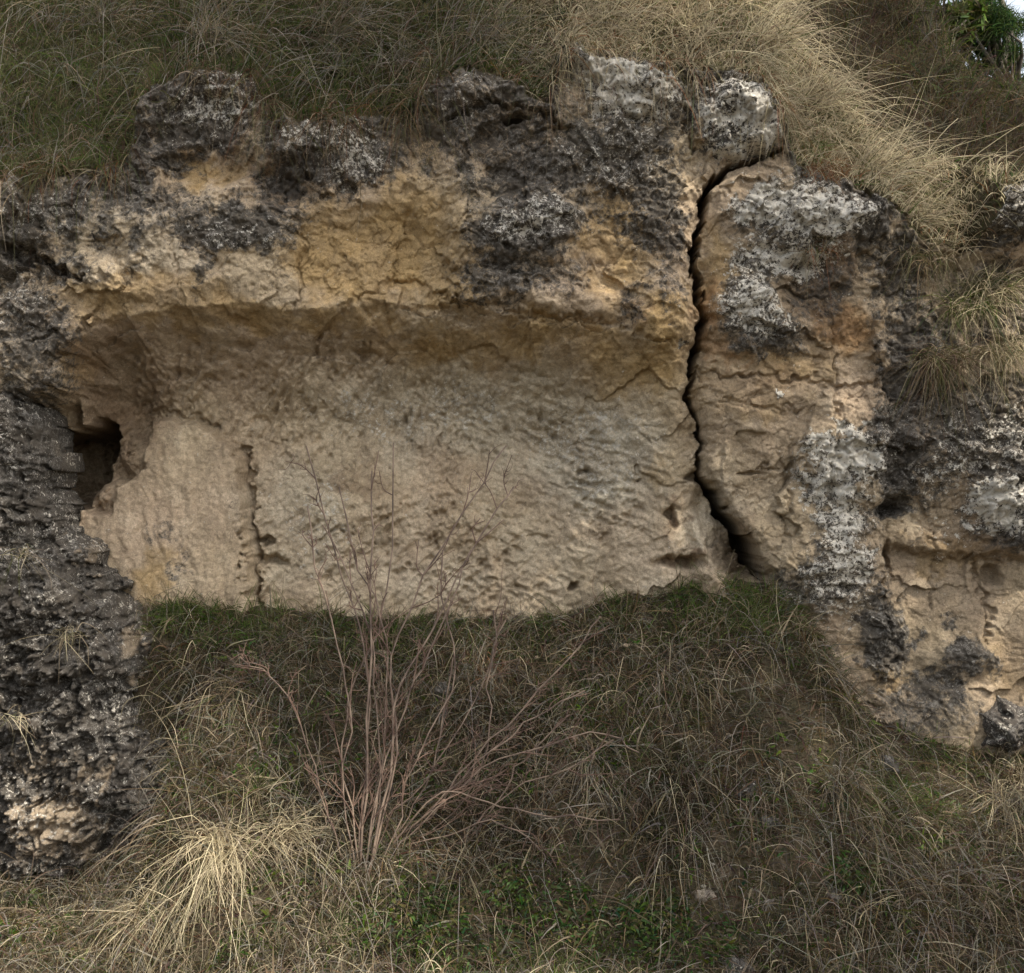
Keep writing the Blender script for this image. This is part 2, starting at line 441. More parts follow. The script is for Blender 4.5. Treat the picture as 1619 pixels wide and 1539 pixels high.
# roughness map: where the stone is lichened it is rough, in the hollow it is dressed
inn = np.clip(hollow * 1.3, 0, 1)
DARK = [(60, 330, 110, 50, .95), (0, 390, 80, 60, .95), (100, 425, 60, 36, .7), (190, 300, 80, 40, .6), (250, 335, 100, 42, .7), (365, 362, 110, 42, 1), (325, 170, 100, 72, 1.05), (275, 240, 60, 40, .9), (400, 240, 60, 40, .4), (540, 240, 115, 60, 1.0), (455, 285, 50, 45, .95),
        (430, 340, 60, 40, .7), (690, 160, 120, 50, .85), (760, 205, 130, 55, .8), (850, 270, 130, 62, .85), (960, 240, 120, 80, .85), (830, 355, 105, 55, 1.1), (800, 430, 85, 58, .85), (880, 430, 60, 40, .6), (1030, 330, 65, 100, .85), (1060, 430, 32, 90, .6), (640, 225, 50, 60, .55), (930, 340, 50, 40, .5), (1090, 260, 50, 30, .4),
        (1000, 190, 120, 60, .75), (1170, 190, 95, 75, .95), (1000, 130, 110, 60, .9), (1210, 520, 75, 48, .85), (1190, 450, 50, 60, .85), (1280, 340, 120, 60, .85), (1370, 340, 60, 80, .85), (1310, 450, 65, 80, .55), (1430, 420, 60, 90, .75), (1450, 590, 70, 140, .9), (1420, 720, 55, 90, 1.0),
        (1550, 680, 120, 120, .9), (1600, 800, 70, 80, .95), (1480, 760, 60, 70, .6), (1408, 800, 40, 28, 1.2), (1340, 830, 55, 60, .7), (1325, 905, 66, 70, .8), (1250, 925, 40, 44, .8), (1400, 1010, 45, 80, 1.0), (1525, 1040, 50, 32, 1.1), (1505, 978, 20, 18, .7), (1480, 1090, 60, 30, .85), (1590, 330, 80, 60, .95), (1580, 480, 90, 90, .7),
        (1440, 1130, 120, 40, .6), (50, 520, 80, 100, .78), (50, 620, 80, 40, .7), (600, 150, 120, 60, .8), (320, 420, 20, 60, .6), (1345, 700, 40, 40, .5), (740, 320, 40, 40, .35), (150, 440, 60, 14, .5), (1000, 470, 20, 30, .6), (240, 850, 26, 22, .5), (285, 900, 20, 36, .45), (380, 830, 24, 40, .3), (760, 620, 60, 20, .18)]
WHITE = [(340, 165, 70, 42, .62), (350, 140, 60, 20, .55), (565, 245, 55, 50, .6), (510, 212, 70, 22, .6), (1005, 140, 95, 52, .95), (985, 165, 60, 24, .9), (1010, 105, 60, 26, .75), (1155, 170, 78, 52, 1.05), (1160, 222, 60, 20, .85), (1225, 318, 70, 34, .95), (1290, 335, 80, 50, .85), (1245, 400, 90, 34, .85), (1175, 420, 40, 20, .5), (1195, 480, 50, 52, .8),
         (1215, 500, 30, 26, .7), (1335, 705, 58, 40, 1.15), (1310, 760, 55, 50, .9), (1330, 830, 46, 50, .85), (1330, 900, 56, 50, .72), (1582, 800, 52, 46, 1.05), (1500, 750, 60, 50, .45), (1540, 690, 80, 60, .42), (835, 345, 85, 34, .62), (700, 165, 80, 30, .35), (960, 240, 90, 60, .38), (60, 335, 70, 40, .4), (20, 470, 60, 60, .34), (60, 440, 60, 26, .34),
         (1600, 690, 50, 60, .5), (1590, 320, 60, 40, .5), (1390, 700, 30, 60, .4), (380, 370, 90, 20, .4), (1350, 330, 30, 40, .7), (1240, 950, 40, 40, .5), (1490, 850, 70, 30, .3), (1255, 495, 10, 10, 1.0), (1250, 625, 9, 6, 1.0), (1087, 545, 7, 12, 1.1), (950, 760, 60, 26, .55), (930, 690, 110, 60, .46), (740, 640, 80, 40, .42), (620, 660, 120, 40, .36), (500, 830, 60, 80, .3), (1340, 960, 40, 40, .5)]
OCHRE = [(600, 400, 140, 85, 1.0), (500, 400, 50, 80, 1), (700, 440, 80, 50, .85), (330, 272, 72, 30, .95), (220, 472, 140, 36, .75), (110, 580, 30, 60, .9), (420, 500, 270, 26, .8), (760, 545, 200, 32, .85), (1000, 570, 110, 50, .9), (980, 380, 60, 90, .85), (1050, 500, 60, 60, .85), (1128, 430, 30, 90, .8), (1345, 525, 46, 40, 1.0), (1240, 570, 80, 40, .6), (1200, 620, 110, 50, .35),
         (640, 330, 90, 60, .75), (560, 350, 80, 40, .6), (240, 920, 36, 40, .7), (150, 400, 60, 30, .3), (900, 520, 120, 24, .8), (1500, 880, 80, 20, .6), (1590, 1060, 40, 60, .5), (1400, 1080, 40, 30, .6), (1070, 700, 30, 80, .3), (1045, 760, 24, 30, .5), (680, 250, 30, 60, .4)]
px, py = proj(X, Y, Z)
ochre_pre = np.clip(blobs(px + wx * .6, py + wy * .6, OCHRE), 0, 1)
ax, ay = px + wx * 1.0 + wx2 * 3.0, py + wy * 1.0 + wy2 * 3.0
dark = blobs(ax, ay, DARK)
rimd = py + wy * .4 - np.interp(px, RIM[:, 0], RIM[:, 1])
dark = np.maximum(dark, .82 * sst(95, 5, rimd) * sst(1500, 1300, px)); drip = sst(-.25, .45, perlin(X * 7 + wx * .02, Z * 1.1, 77) + .5 * fbm(X * 5, Z * 4, 3, 79))
dark = np.maximum(dark, (.50 + .42 * drip) * sst(330, 110, rimd) * (1 - .9 * ochre_pre) * sst(1095, 1060, px)); white = blobs(ax, ay, WHITE); ochre = blobs(ax + wx * .4, ay + wy * .4, OCHRE)

dark = np.maximum(dark, .85 * sst(.42, .75, white))
lichen = np.clip(np.maximum(dark, white), 0, 1)
calm = sst(0.5, 0.05, lichen)
out_h = 0.05 * fbm(X * 2.2, Z * 2.2, 4, 3) * (1 - .75 * inn) + 0.05 * (ridged(X * 5 + fbm(X * 3, Z * 3, 2, 71), Z * 6.5, 4, 9) - .45) * (1 - .72 * inn) * (.28 + .62 * lichen)
f1, f2, cid = worley(X * 7 + fbm(X * 5, Z * 5, 3, 41) * .8, Z * 9 + fbm(X * 5, Z * 5, 3, 47) * .8, 5)
blocks = (cid - .5) * sst(0.0, 0.12, f2 - f1)
out_h += 0.035 * blocks * (1 - inn) * (.25 + .75 * lichen)
fx_, fz_ = fbm(X * 6, Z * 6, 3, 21) * .5, fbm(X * 6, Z * 6, 3, 25) * .5
fc = .30 + .70 * lichen
out_h += (.050 * facets(X * 3.6 + fx_ * .5, Z * 4.2 + fz_ * .5, 31) + .026 * fc * facets(X * 10 + fx_, Z * 12 + fz_, 32)) * (1 - inn) + .012 * fc * facets(X * 24 + fx_, Z * 26 + fz_, 33) * (1 - .6 * inn)
out_h += 0.022 * fbm(X * 22, Z * 22, 4, 19) * (.22 + .9 * lichen) * (1 - .7 * inn)
f1, f2, cid = worley(X * 34 + fbm(X * 20, Z * 20, 2, 43), Z * 34 + fbm(X * 20, Z * 20, 2, 44), 6)
out_h += 0.015 * (0.5 - f1) * lichen * (1 - .8 * inn)
# strata lines on the bare faces
s = fbm(X * 2.4 + Z, Z * 6 - X * .8, 5, 57)
smask = sst(-.05, .35, fbm(X * 1.9, Z * 1.9, 3, 59))
out_h -= 0.013 * np.exp(-(s / 0.04) ** 2) * (1 - inn) * calm * smask
s = perlin(X * 3.1 + fbm(X * 8, Z * 8, 3, 91) * .6, Z * 4.2 + fbm(X * 8, Z * 8, 3, 95) * .6, 61)
out_h -= 0.010 * np.exp(-(s / 0.022) ** 2) * (1 - inn * .8) * calm * (1 - .7 * smask)
out_h += 0.007 * fbm(X * 11, Z * 13, 5, 65, gain=.65) * calm * (1 - inn)


def strokes(ang, fl, fs, seed):
    c, sn = math.cos(ang), math.sin(ang)
    u = X * c + Z * sn; v = -X * sn + Z * c
    n = perlin(u * fl + fbm(X * 6, Z * 6, 2, seed + 5) * .5, v * fs + fbm(X * 9, Z * 9, 2, seed + 7) * .7, seed)
    return n


# chisel marks of the dressed wall: direction changes from place to place
k1 = sst(760, 560, px + wx * 2) * sst(820, 620, py); k2 = sst(620, 840, px) * sst(560, 700, py)
k3 = sst(700, 860, py + wx)
mk = strokes(math.radians(62), 7, 30, 201) * k1 * 1.2 + strokes(math.radians(-24), 6, 26, 231) * k2 * (1 - .4 * k3) + strokes(math.radians(38), 6, 26, 261) * k3 * (1 - .6 * k2) + .6 * strokes(math.radians(88), 6, 34, 281) * sst(850, 650, py) * sst(450, 600, px) * sst(950, 750, px)
fine = fbm(X * 40, Z * 40, 3, 311)
def chips(ang, fl, fs, seed, keep):
    c, sn = math.cos(ang), math.sin(ang)
    u = X * c + Z * sn; v = -X * sn + Z * c
    a1, a2, ci = worley(u * fl + .3 * fbm(X * 7, Z * 7, 2, seed), v * fs + .3 * fbm(X * 9, Z * 9, 2, seed + 3), seed)
    return np.where(ci < keep, sst(.48, .05, a1) * (.4 + ci), 0)


ch = chips(math.radians(64), 7, 24, 411, .6) * k1 + chips(math.radians(-22), 7, 24, 421, .6) * k2 + chips(math.radians(40), 7, 24, 431, .6) * k3 + .8 * chips(math.radians(86), 8, 26, 441, .6) * sst(880, 680, py) * sst(420, 560, px) * sst(980, 780, px)
brk = sst(-.35, .3, fbm(X * 9, Z * 9, 3, 341))
nich_h = 0.024 * mk * (.35 + .9 * brk) + 0.010 * fine + 0.018 * fbm(X * 3.4, Z * 3.4, 3, 321) + .016 * fbm(X * 14, Z * 12, 4, 345, gain=.65)
f1, f2, cid = worley(X * 24 + fbm(X * 9, Z * 9, 2, 349), Z * 22 + fbm(X * 9, Z * 9, 2, 350), 351)
nich_h -= .014 * np.where(cid > .8, sst(.3, .08, f1), 0)
f1, f2, cid = worley(X * 13, Z * 15, 15)
pit = np.where(cid > .55, sst(.32, .05, f1), 0) * sst(-.2, .5, fbm(X * 1.7, Z * 1.7, 3, 333) + .6 * sst(700, 560, py))
worn = .50 + .80 * sst(-.25, .35, fbm(X * 1.9, Z * 1.9, 3, 361))
nich_h = nich_h * worn + .016 * fbm(X * 3.4, Z * 3.4, 3, 321) * (1 - worn)
nich_h -= 0.024 * pit + .030 * ch * worn
slabw = sst(-6, 6, sd)
slab_h = 0.010 * strokes(math.radians(86), 5, 26, 401) + 0.004 * fine + .006 * fbm(X * 7, Z * 4, 3, 405)
out_h += inn * ((1 - slabw) * nich_h + slabw * slab_h)
out_h *= 1 - .5 * sst(1400, 1440, px) * sst(840, 880, py)
veg = sst(-6, 10, rim - (py + wy2) - 0.0 * py)
veg = np.where(py < 420, veg, 0)
out_h *= (1 - .5 * veg)
Y -= out_h * sst(-4, 8, cd)

# the hill's right shoulder: past this line the bank turns back
SH = np.array([(-900, 900), (-300, 1080), (0, 1215), (100, 1275), (200, 1345), (250, 1395), (278, 1660), (300, 1800), (440, 2200)], float)
shl = np.interp(py, SH[:, 0], SH[:, 1])
turn = sst(0, 150, px + wx * .5 - shl) * sst(420, 395, py)
Y += 3.2 * turn
px, py = proj(X, Y, Z)

# colours of the bare stone
beige = np.array([.44, .345, .225]); och = np.array([.365, .25, .118]); grey = np.array([.48, .42, .315]); pink = np.array([.475, .355, .245]); orange = np.array([.36, .22, .11])
base = np.ones(X.shape + (3,)) * beige
n_a = fbm(X * 1.6, Z * 1.6, 4, 501)[..., None]; n_b = fbm(X * 5, Z * 5, 4, 505)[..., None]
base = base + (pink - beige) * np.clip(.4 + n_a, 0, 1) * .7
gw = (blobs(px + wx, py + wy, [(780, 660, 260, 80, .55), (950, 740, 140, 90, .8), (800, 900, 330, 90, .3), (60, 540, 100, 100, .2), (470, 830, 70, 120, .5), (1120, 840, 50, 80, .6), (190, 400, 100, 60, .5)]))[..., None]
base = base + (grey - base) * np.clip(gw + n_b * .35, 0, 1)
o2 = np.clip(ochre[..., None] + n_b * .35, 0, 1) * sst(0, .25, ochre)[..., None]
base = base + (och - base) * o2
og = blobs(ax, ay, [(1345, 525, 40, 36, 1), (1126, 500, 22, 60, .8), (1140, 560, 40, 16, .7), (1010, 480, 16, 20, .5)])[..., None]
base = base + (orange - base) * np.clip(og, 0, 1)
brown = blobs(ax, ay, [(190, 640, 80, 120, .75), (160, 560, 80, 60, .7), (330, 560, 130, 60, .3), (540, 545, 120, 40, .3), (1310, 450, 70, 80, .8), (450, 280, 60, 50, .7), (1160, 860, 40, 60, .5), (1085, 890, 50, 12, .8), (1060, 815, 20, 20, .8), (560, 770, 60, 20, .5), (1240, 600, 30, 20, .4), (1560, 860, 90, 30, .4)])[..., None]  # brown blobs, many of them over recesses, pits and the ceiling
base = base + (np.array([.19, .125, .075]) - base) * np.clip(brown + n_b * .3 * (brown > .05), 0, 1)
base = base * (1 + .18 * n_b) * (1 - .16 * sst(1100, 1140, px) - .14 * (sst(1380, 1420, px) * sst(820, 880, py)))[..., None]  # darker right of the crack; low right toned down against the sun
moss = np.clip(veg * 1.2 + blobs(px, py, [(300, 990, 260, 40, .4)]), 0, 1) * (1 - .6 * white)
masks = np.stack([np.clip(dark, 0, 1.2), np.clip(white, 0, 1.2), moss], -1)

nz, nx = X.shape
idx = np.arange(nz * nx).reshape(nz, nx)
quads = np.stack([idx[:-1, :-1], idx[:-1, 1:], idx[1:, 1:], idx[1:, :-1]], -1).reshape(-1, 4)
V = np.stack([X, Y, Z], -1)
dx = np.gradient(V, axis=1); dz = np.gradient(V, axis=0)
NRM = np.cross(dx, dz); NRM /= np.linalg.norm(NRM, axis=-1, keepdims=True) + 1e-12
Vf, Nf, Bf, Mf = V.reshape(-1, 3), NRM.reshape(-1, 3), base.reshape(-1, 3), masks.reshape(-1, 3)


def fmean(A):
    return A.ravel()[quads].mean(1)


fpx, fpy = fmean(px), fmean(py); fin = fmean(inn); fsl = fmean(slabw)
crx = np.interp(fpy, [c[1] for c in CRACK], [c[0] for c in CRACK])
right = (fpx > crx) & (fpy > 256) & (fpx > 1085) & (fmean(veg) < .5)
niche_f = (fin > .22) & (fmean(below) > -5) & ~right & (fpx < 1235)
slab_f = niche_f & (fsl > .5)


def sub(name, sel, parent=None):
    q = quads[sel]; u, inv = np.unique(q.ravel(), return_inverse=True)
    return mesh_np(name, Vf[u], inv.reshape(-1, 4), {"base": Bf[u], "masks": Mf[u]}, M_ROCK, parent, True, Nf[u])


cliff = tag(sub("cliff", ~right & ~niche_f & (fmean(turn) < .8)), "overhanging lichen-stained rock cliff under a grassy bank, hollowed by a wide niche", "cliff", kind="structure")
niche = sub("niche", niche_f & ~slab_f, cliff); niche["label"] = "pale hand-dressed hollow cut into the cliff"
slab = sub("slab", slab_f, niche); slab["label"] = "upright flat slab of tan stone at the left end of the hollow"
tag(sub("rock_buttress", right), "broad tan rock mass with white lichen standing right of the long black crack", "rock")


def surf_y(x, z):
    i = np.clip(np.searchsorted(xs, x) - 1, 0, nx - 2); j = np.clip(np.searchsorted(zs, z) - 1, 0, nz - 2)
    return Y[j, i]


# ------------------------------------------------------------------ rocks drawn as rounded outlines with their own depth
def rock_mass(name, poly, y_rim, thick, R, seed, dk, wh, basecol, tan=(), rough=1.0, step=0.0065, moss_b=(), ym_f=.6, jag=.5):
    """poly in photo pixels at depth y_rim - thick/2"""
    P = np.array(poly, float); ym = y_rim - thick * ym_f
    Wp = np.array([W(a, b, ym) for a, b in P])[:, [0, 2]]
    lo = Wp.min(0) - .05; hi = Wp.max(0) + .05
    gx = np.arange(lo[0], hi[0], step); gz = np.arange(lo[1], hi[1], step)
    x, z = np.meshgrid(gx, gz)
    w1 = fbm(x * 9 + seed, z * 9, 4, 601 + seed) * .028 + facets(x * 11, z * 11, 603 + seed) * .03 * jag; w2 = fbm(x * 9 + seed, z * 9, 4, 641 + seed) * .028 + facets(x * 11, z * 11, 643 + seed) * .03 * jag
    d = poly_sdf(x + w1, z + w2, Wp)
    t = np.clip(d / R, 0, 1)
    prof = np.sqrt(np.clip(1 - (1 - t) ** 2, 0, 1))
    y = y_rim - thick * prof
    pxx, pyy = proj(x, y, z); a_x = pxx + w1 * 700; a_y = pyy + w2 * 700
    lich = np.clip(dk + blobs(a_x, a_y, tan) * -.9, 0, 1.1)
    h = .07 * fbm(x * 3, z * 3, 3, 611 + seed) + .03 * (ridged(x * 6 + w1 * 30, z * 6 + w2 * 30, 4, 621 + seed) - .45) + .05 * fbm(x * 10, z * 10, 5, 625 + seed, gain=.62)
    f1, f2, cid = worley(x * 9 + fbm(x * 6, z * 6, 2, 5 + seed), z * 10 + fbm(x * 6, z * 6, 2, 8 + seed), 61 + seed)
    h += .05 * (cid - .5) * sst(0, .15, f2 - f1) + .02 * fbm(x * 24, z * 24, 4, 631 + seed)
    f1, f2, cid = worley(x * 22 + w1 * 40, z * 22 + w2 * 40, 63 + seed); h += .06 * facets(x * 5 + w1 * 15, z * 6 + w2 * 15, 71 + seed) + .03 * facets(x * 13 + w1 * 30, z * 14 + w2 * 30, 72 + seed)
    h += .03 * (.5 - f1) + .02 * (cid - .5)
    f1, f2, cid = worley(x * 44, z * 44, 62 + seed); h += .018 * (.5 - f1)
    y = y - h * rough * (.35 + .65 * prof)
    bc = np.ones(x.shape + (3,)) * np.array(basecol) * (1 + .2 * fbm(x * 5, z * 5, 3, 651 + seed)[..., None])
    mm = np.stack([lich, wh * (1 + .9 * fbm(x * 4, z * 4, 3, 661 + seed)), blobs(a_x, a_y, moss_b)], -1)
    ok = d > -.004
    v = np.stack([x, y, z], -1)
    id0 = np.arange(x.size).reshape(x.shape)
    q = np.stack([id0[:-1, :-1], id0[:-1, 1:], id0[1:, 1:], id0[1:, :-1]], -1).reshape(-1, 4)
    q = q[ok.ravel()[q].all(1)]
    # back shell, shallower, closes the stone
    vb = v.copy(); vb[..., 1] = y_rim + .012 + (y_rim - y) * .5
    V2 = np.concatenate([v.reshape(-1, 3), vb.reshape(-1, 3)]); q2 = np.concatenate([q, (q + x.size)[:, ::-1]])
    # side band along the outline
    e = np.concatenate([q[:, [0, 1]], q[:, [1, 2]], q[:, [2, 3]], q[:, [3, 0]]])
    key = np.sort(e, 1); key = key[:, 0].astype(np.int64) * x.size + key[:, 1]
    un, first, cnt = np.unique(key, return_index=True, return_counts=True)
    be = e[first[cnt == 1]]
    band = np.stack([be[:, 1], be[:, 0], be[:, 0] + x.size, be[:, 1] + x.size], -1)
    q2 = np.concatenate([q2, band])
    u, inv = np.unique(q2.ravel(), return_inverse=True)
    B2 = np.concatenate([bc.reshape(-1, 3)] * 2); M2 = np.concatenate([mm.reshape(-1, 3)] * 2)
    return mesh_np(name, V2[u], inv.reshape(-1, 4), {"base": B2[u], "masks": M2[u]}, M_ROCK)


LEFT = [(-420, 520), (-100, 570), (0, 600), (60, 602), (98, 636), (106, 700), (116, 745), (122, 800), (126, 838), (168, 850), (176, 900), (212, 930), (226, 965), (264, 1000), (266, 1050), (244, 1080), (266, 1128), (300, 1146), (312, 1220), (300, 1275), (294, 1350), (280, 1400), (200, 1480), (-420, 1560)]
o = rock_mass("rock_outcrop", LEFT, 0.30, 0.60, 0.46, 3, .98, .26, (.33, .26, .18),
              tan=[(92, 1312, 66, 52, 1.0), (160, 1230, 18, 40, .8), (212, 1035, 18, 46, .9), (235, 1362, 20, 16, .9), (60, 1210, 60, 26, .4), (140, 880, 20, 18, .5)], rough=1.25, ym_f=.08, jag=1.3)
tag(o, "craggy dark charcoal rock at the left edge with tan patches, in front of the niche", "rock")
BOULD = [(1092, 140), (1130, 122), (1190, 122), (1222, 140), (1240, 178), (1242, 216), (1222, 240), (1180, 256), (1140, 252), (1110, 236), (1092, 205)]
o = rock_mass("boulder", BOULD, 0.10, 0.26, 0.16, 9, .85, .68, (.24, .19, .14), rough=.7)
tag(o, "rounded boulder with white lichen directly above the top of the crack", "boulder")
B2 = [(884, 74), (915, 62), (960, 82), (1020, 92), (1066, 112), (1086, 140), (1086, 182), (1060, 188), (1000, 180), (950, 178), (925, 150), (900, 120)]
o = rock_mass("boulder", B2, 0.16, 0.26, 0.14, 14, .85, .64, (.26, .22, .17), rough=.8)
tag(o, "white-flecked dark boulder under the sunlit grass, left of the rounded one", "boulder")
B3 = [(1556, 1130), (1590, 1112), (1650, 1120), (1660, 1180), (1600, 1192), (1560, 1180)]
o = rock_mass("boulder", B3, 0.04, 0.20, 0.12, 21, .9, .28, (.25, .2, .16), rough=.8)
tag(o, "grey speckled boulder at the right edge below the pale recess", "boulder")

# ------------------------------------------------------------------ lower slope and ground
TOP = np.array([(-900, 990, .3), (-300, 980, .3), (200, 972, .46), (300, 956, .46), (400, 970, .48), (600, 984, .48), (820, 990, .46), (900, 980, .42), (960, 955, .38), (1050, 940, .30), (1150, 930, .24), (1220, 932, .15), (1265, 966, .02),
                (1300, 1010, -.08), (1345, 1095, -.12), (1400, 1150, -.12), (1480, 1172, -.06), (1619, 1195, -.06), (2000, 1200, -.06), (2600, 1200, -.06)])
def cy(a, b):
    """depth of the cliff relief seen at a photo pixel"""
    y = 0.3
    for _ in range(12):
        p = W(a, b, y); y = .5 * y + .5 * float(surf_y(np.array([p[0]]), np.array([p[2]]))[0])
    return y


TOP[:, 1] -= np.where(TOP[:, 0] < 1300, 6, 0)
for t_ in TOP:                                          # the slope meets the stone it leans on
    if 180 < t_[0] < 1640: t_[2] = min(cy(t_[0] + k_, t_[1] + 12) for k_ in (-36, -18, 0, 18, 36)) + .03
TW = np.array([W(a, b, c) for a, b, c in TOP])


def ground_z(x, y):
    xt = TW[:, 0]
    yt = np.interp(x, xt, TW[:, 1]); zt = np.interp(x, xt, TW[:, 2])
    k = (zt - .36) / (yt + 1.15)
    z = np.where(y > yt, zt + (y - yt) * .05, zt - (yt - y) * k)
    low = .53 + (y + .35) * .2                          # dip in front of the left outcrop
    z = z + (np.minimum(z, low) - z) * sst(-1.52, -1.74, x) * sst(.12, -.12, y)
    z = np.where(y < -1.15, .36 - (-1.15 - y) * .03, z)
    n = .09 * fbm(x * 1.7, y * 1.7, 4, 701) + .035 * fbm(x * 7, y * 7, 3, 711)
    return z + n * sst(.05, -.25, y - yt)


gx = np.concatenate([np.linspace(-60, -4, 24), np.arange(-3.6, 3.6, .02), np.linspace(4, 60, 24)])
gy = np.concatenate([np.linspace(-60, -9, 16), np.arange(-8, -2.2, .1), np.arange(-2.2, 1.0, .02), [1.2, 1.6]])
GX, GY = np.meshgrid(gx, gy); GZ = ground_z(GX, GY)
i0 = np.arange(GX.size).reshape(GX.shape)
gq = np.stack([i0[:-1, :-1], i0[:-1, 1:], i0[1:, 1:], i0[1:, :-1]], -1).reshape(-1, 4)
tag(mesh_np("ground", np.stack([GX, GY, GZ], -1), gq, None, M_SOIL), "earthy slope of litter and dry grass below the niche", "ground", kind="structure")

# far bank behind the right shoulder
bx = np.arange(.6, 9.0, .05); bz = np.arange(2.2, 8.0, .05)
BX, BZ = np.meshgrid(bx, bz)


def far_y(x, z):
    return 2.6 + (z - 3.6) * .75 - (x - 3.0) * .28 + .18 * fbm(x * .9, z * .9, 4, 801) + .05 * fbm(x * 4, z * 4, 3, 805)


BY = far_y(BX, BZ); bpx, bpyy = proj(BX, BY, BZ)
RIDGE = np.array([(900, -300), (1380, -60), (1470, 10), (1540, 118), (1580, 128), (1640, 136), (1900, 150)], float)
bok = bpyy > np.interp(bpx, RIDGE[:, 0], RIDGE[:, 1]) - 6
i0 = np.arange(BX.size).reshape(BX.shape)
bq = np.stack([i0[:-1, :-1], i0[:-1, 1:], i0[1:, 1:], i0[1:, :-1]], -1).reshape(-1, 4)
bq = bq[bok.ravel()[bq].all(1)]
tag(mesh_np("bank", np.stack([BX, BY, BZ], -1), bq, None, M_SOIL), "dim bank of dry brush rising behind the right shoulder", "bank", kind="structure")


# ------------------------------------------------------------------ grass blades
def unit(v):
    return v / (np.linalg.norm(v, axis=-1, keepdims=True) + 1e-9)


def ribbons(R, D, Ln, Wd, droop, C, seg=5, side=None, wob=.14, kink=.35):
    """curved flat blades: roots R, start direction D, length, width, droop, colour"""
    n = len(R); Ln = np.broadcast_to(Ln, n); Wd = np.broadcast_to(Wd, n); droop = np.broadcast_to(droop, n)
    s = np.linspace(0, 1, seg + 1)[None, :, None]
    sd_ = RNG.normal(size=(n, 3)) * wob
    P = R[:, None] + (D[:, None] * s + np.array([0, 0, -1.])[None, None] * (s ** 2.1) * droop[:, None, None] + sd_[:, None] * s * s) * Ln[:, None, None]
    s0 = RNG.uniform(.25, .8, (n, 1, 1)); kk = RNG.normal(size=(n, 1, 3)) * kink
    P = P + kk * np.clip(s - s0, 0, 1) * Ln[:, None, None]
    T = unit(np.gradient(P, axis=1))
    sv = RNG.normal(size=(n, 3)) + np.array([0, -1.2, 0]) if side is None else side
    S = unit(np.cross(T, sv[:, None]))
    w = (Wd[:, None] * (1 - .85 * np.linspace(0, 1, seg + 1)[None] ** 1.6))[..., None] * .5
    Vv = np.stack([P - S * w, P + S * w], 2).reshape(n, -1, 3)
    k = np.arange(seg) * 2
    f = np.stack([k, k + 1, k + 3, k + 2], -1)
    F = (f[None] + (np.arange(n) * (seg + 1) * 2)[:, None, None]).reshape(-1, 4)
    Cc = np.repeat(C[:, None], (seg + 1) * 2, 1).reshape(-1, 3)
    return Vv.reshape(-1, 3), F, Cc


def join(parts):
    off = 0; vs, fs, cs = [], [], []
    for v, f, c in parts:
        vs.append(v); fs.append(f + off); cs.append(c); off += len(v)
    return np.concatenate(vs), np.concatenate(fs), np.concatenate(cs)


def blade_obj(name, parts, mat=None, parent=None):
    v, f, c = join(parts)
    return mesh_np(name, v, f, {"col": c}, mat or M_BLADE, parent, False)


STRAW = np.array([.52, .44, .285]); BUFF = np.array([.32, .26, .17]); BROWN = np.array([.17, .12, .075]); GREYB = np.array([.25, .225, .18])
OLIVE = np.array([.105, .105, .048]); GREEN = np.array([.085, .125, .03]); DKGREEN = np.array([.045, .075, .02]); RUST = np.array([.24, .12, .06])


def palette(n, cols, w):
    w = np.array(w, float); i = RNG.choice(len(cols), n, p=w / w.sum())
    c = np.array(cols)[i] * RNG.uniform(.6, 1.3, (n, 1)) + RNG.normal(0, .008, (n, 3))
    return np.clip(c, .01, .8)


# upper bank
def on_cliff(n, x0=-2.9, x1=2.4):
    x = RNG.uniform(x0, x1, n); z = RNG.uniform(3.5, 6.6, n); y = surf_y(x, z)
    a, b = proj(x, y, z)
    return np.stack([x, y, z], -1), a, b


def veg_at(x, z):
    i = np.clip(np.searchsorted(xs, x) - 1, 0, nx - 2); j = np.clip(np.searchsorted(zs, z) - 1, 0, nz - 2)
    return veg[j, i], NRM[j, i]


R, a, b = on_cliff(150000)
vg, nm = veg_at(R[:, 0], R[:, 2])
shr = np.interp(b, SH[:, 0], SH[:, 1])
keep = (vg > RNG.uniform(.15, .9, len(vg))) & (RNG.uniform(size=len(vg)) > .35 * sst(800, 950, a)) & (b > -160) & (a > -120) & (a < shr + 60)
R, a, b, nm = R[keep], a[keep], b[keep], nm[keep]
n = len(R)
sunny = sst(740, 900, a + (b - 60) * -.5)  # mask along the bank's shadow edge; sunlit side painted in paler straw
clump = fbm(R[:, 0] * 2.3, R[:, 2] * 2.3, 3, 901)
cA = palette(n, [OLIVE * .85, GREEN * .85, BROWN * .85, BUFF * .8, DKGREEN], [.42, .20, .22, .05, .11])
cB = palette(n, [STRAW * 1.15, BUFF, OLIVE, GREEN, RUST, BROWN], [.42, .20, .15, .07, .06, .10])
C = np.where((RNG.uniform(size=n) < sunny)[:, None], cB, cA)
left_low = (a < 260) & (b > 60)
C[left_low] = palette(int(left_low.sum()), [OLIVE * 1.25, GREEN * 1.1, BROWN, BUFF], [.52, .26, .16, .06])
D = unit(nm * .55 + np.array([.25, -.15, .65]) + RNG.normal(0, .42, (n, 3)))
Ln = RNG.uniform(.05, .15, n) * (1 + .6 * clump); Ln = np.clip(Ln, .035, .3)
parts = [ribbons(R, D, Ln, RNG.uniform(.0025, .006, n), RNG.uniform(.15, .9, n), C, 4)]
sel = RNG.choice(n, 7000, replace=False)
D2 = unit(nm[sel] * .4 + np.array([.55, -.2, .7]) + RNG.normal(0, .35, (len(sel), 3)))
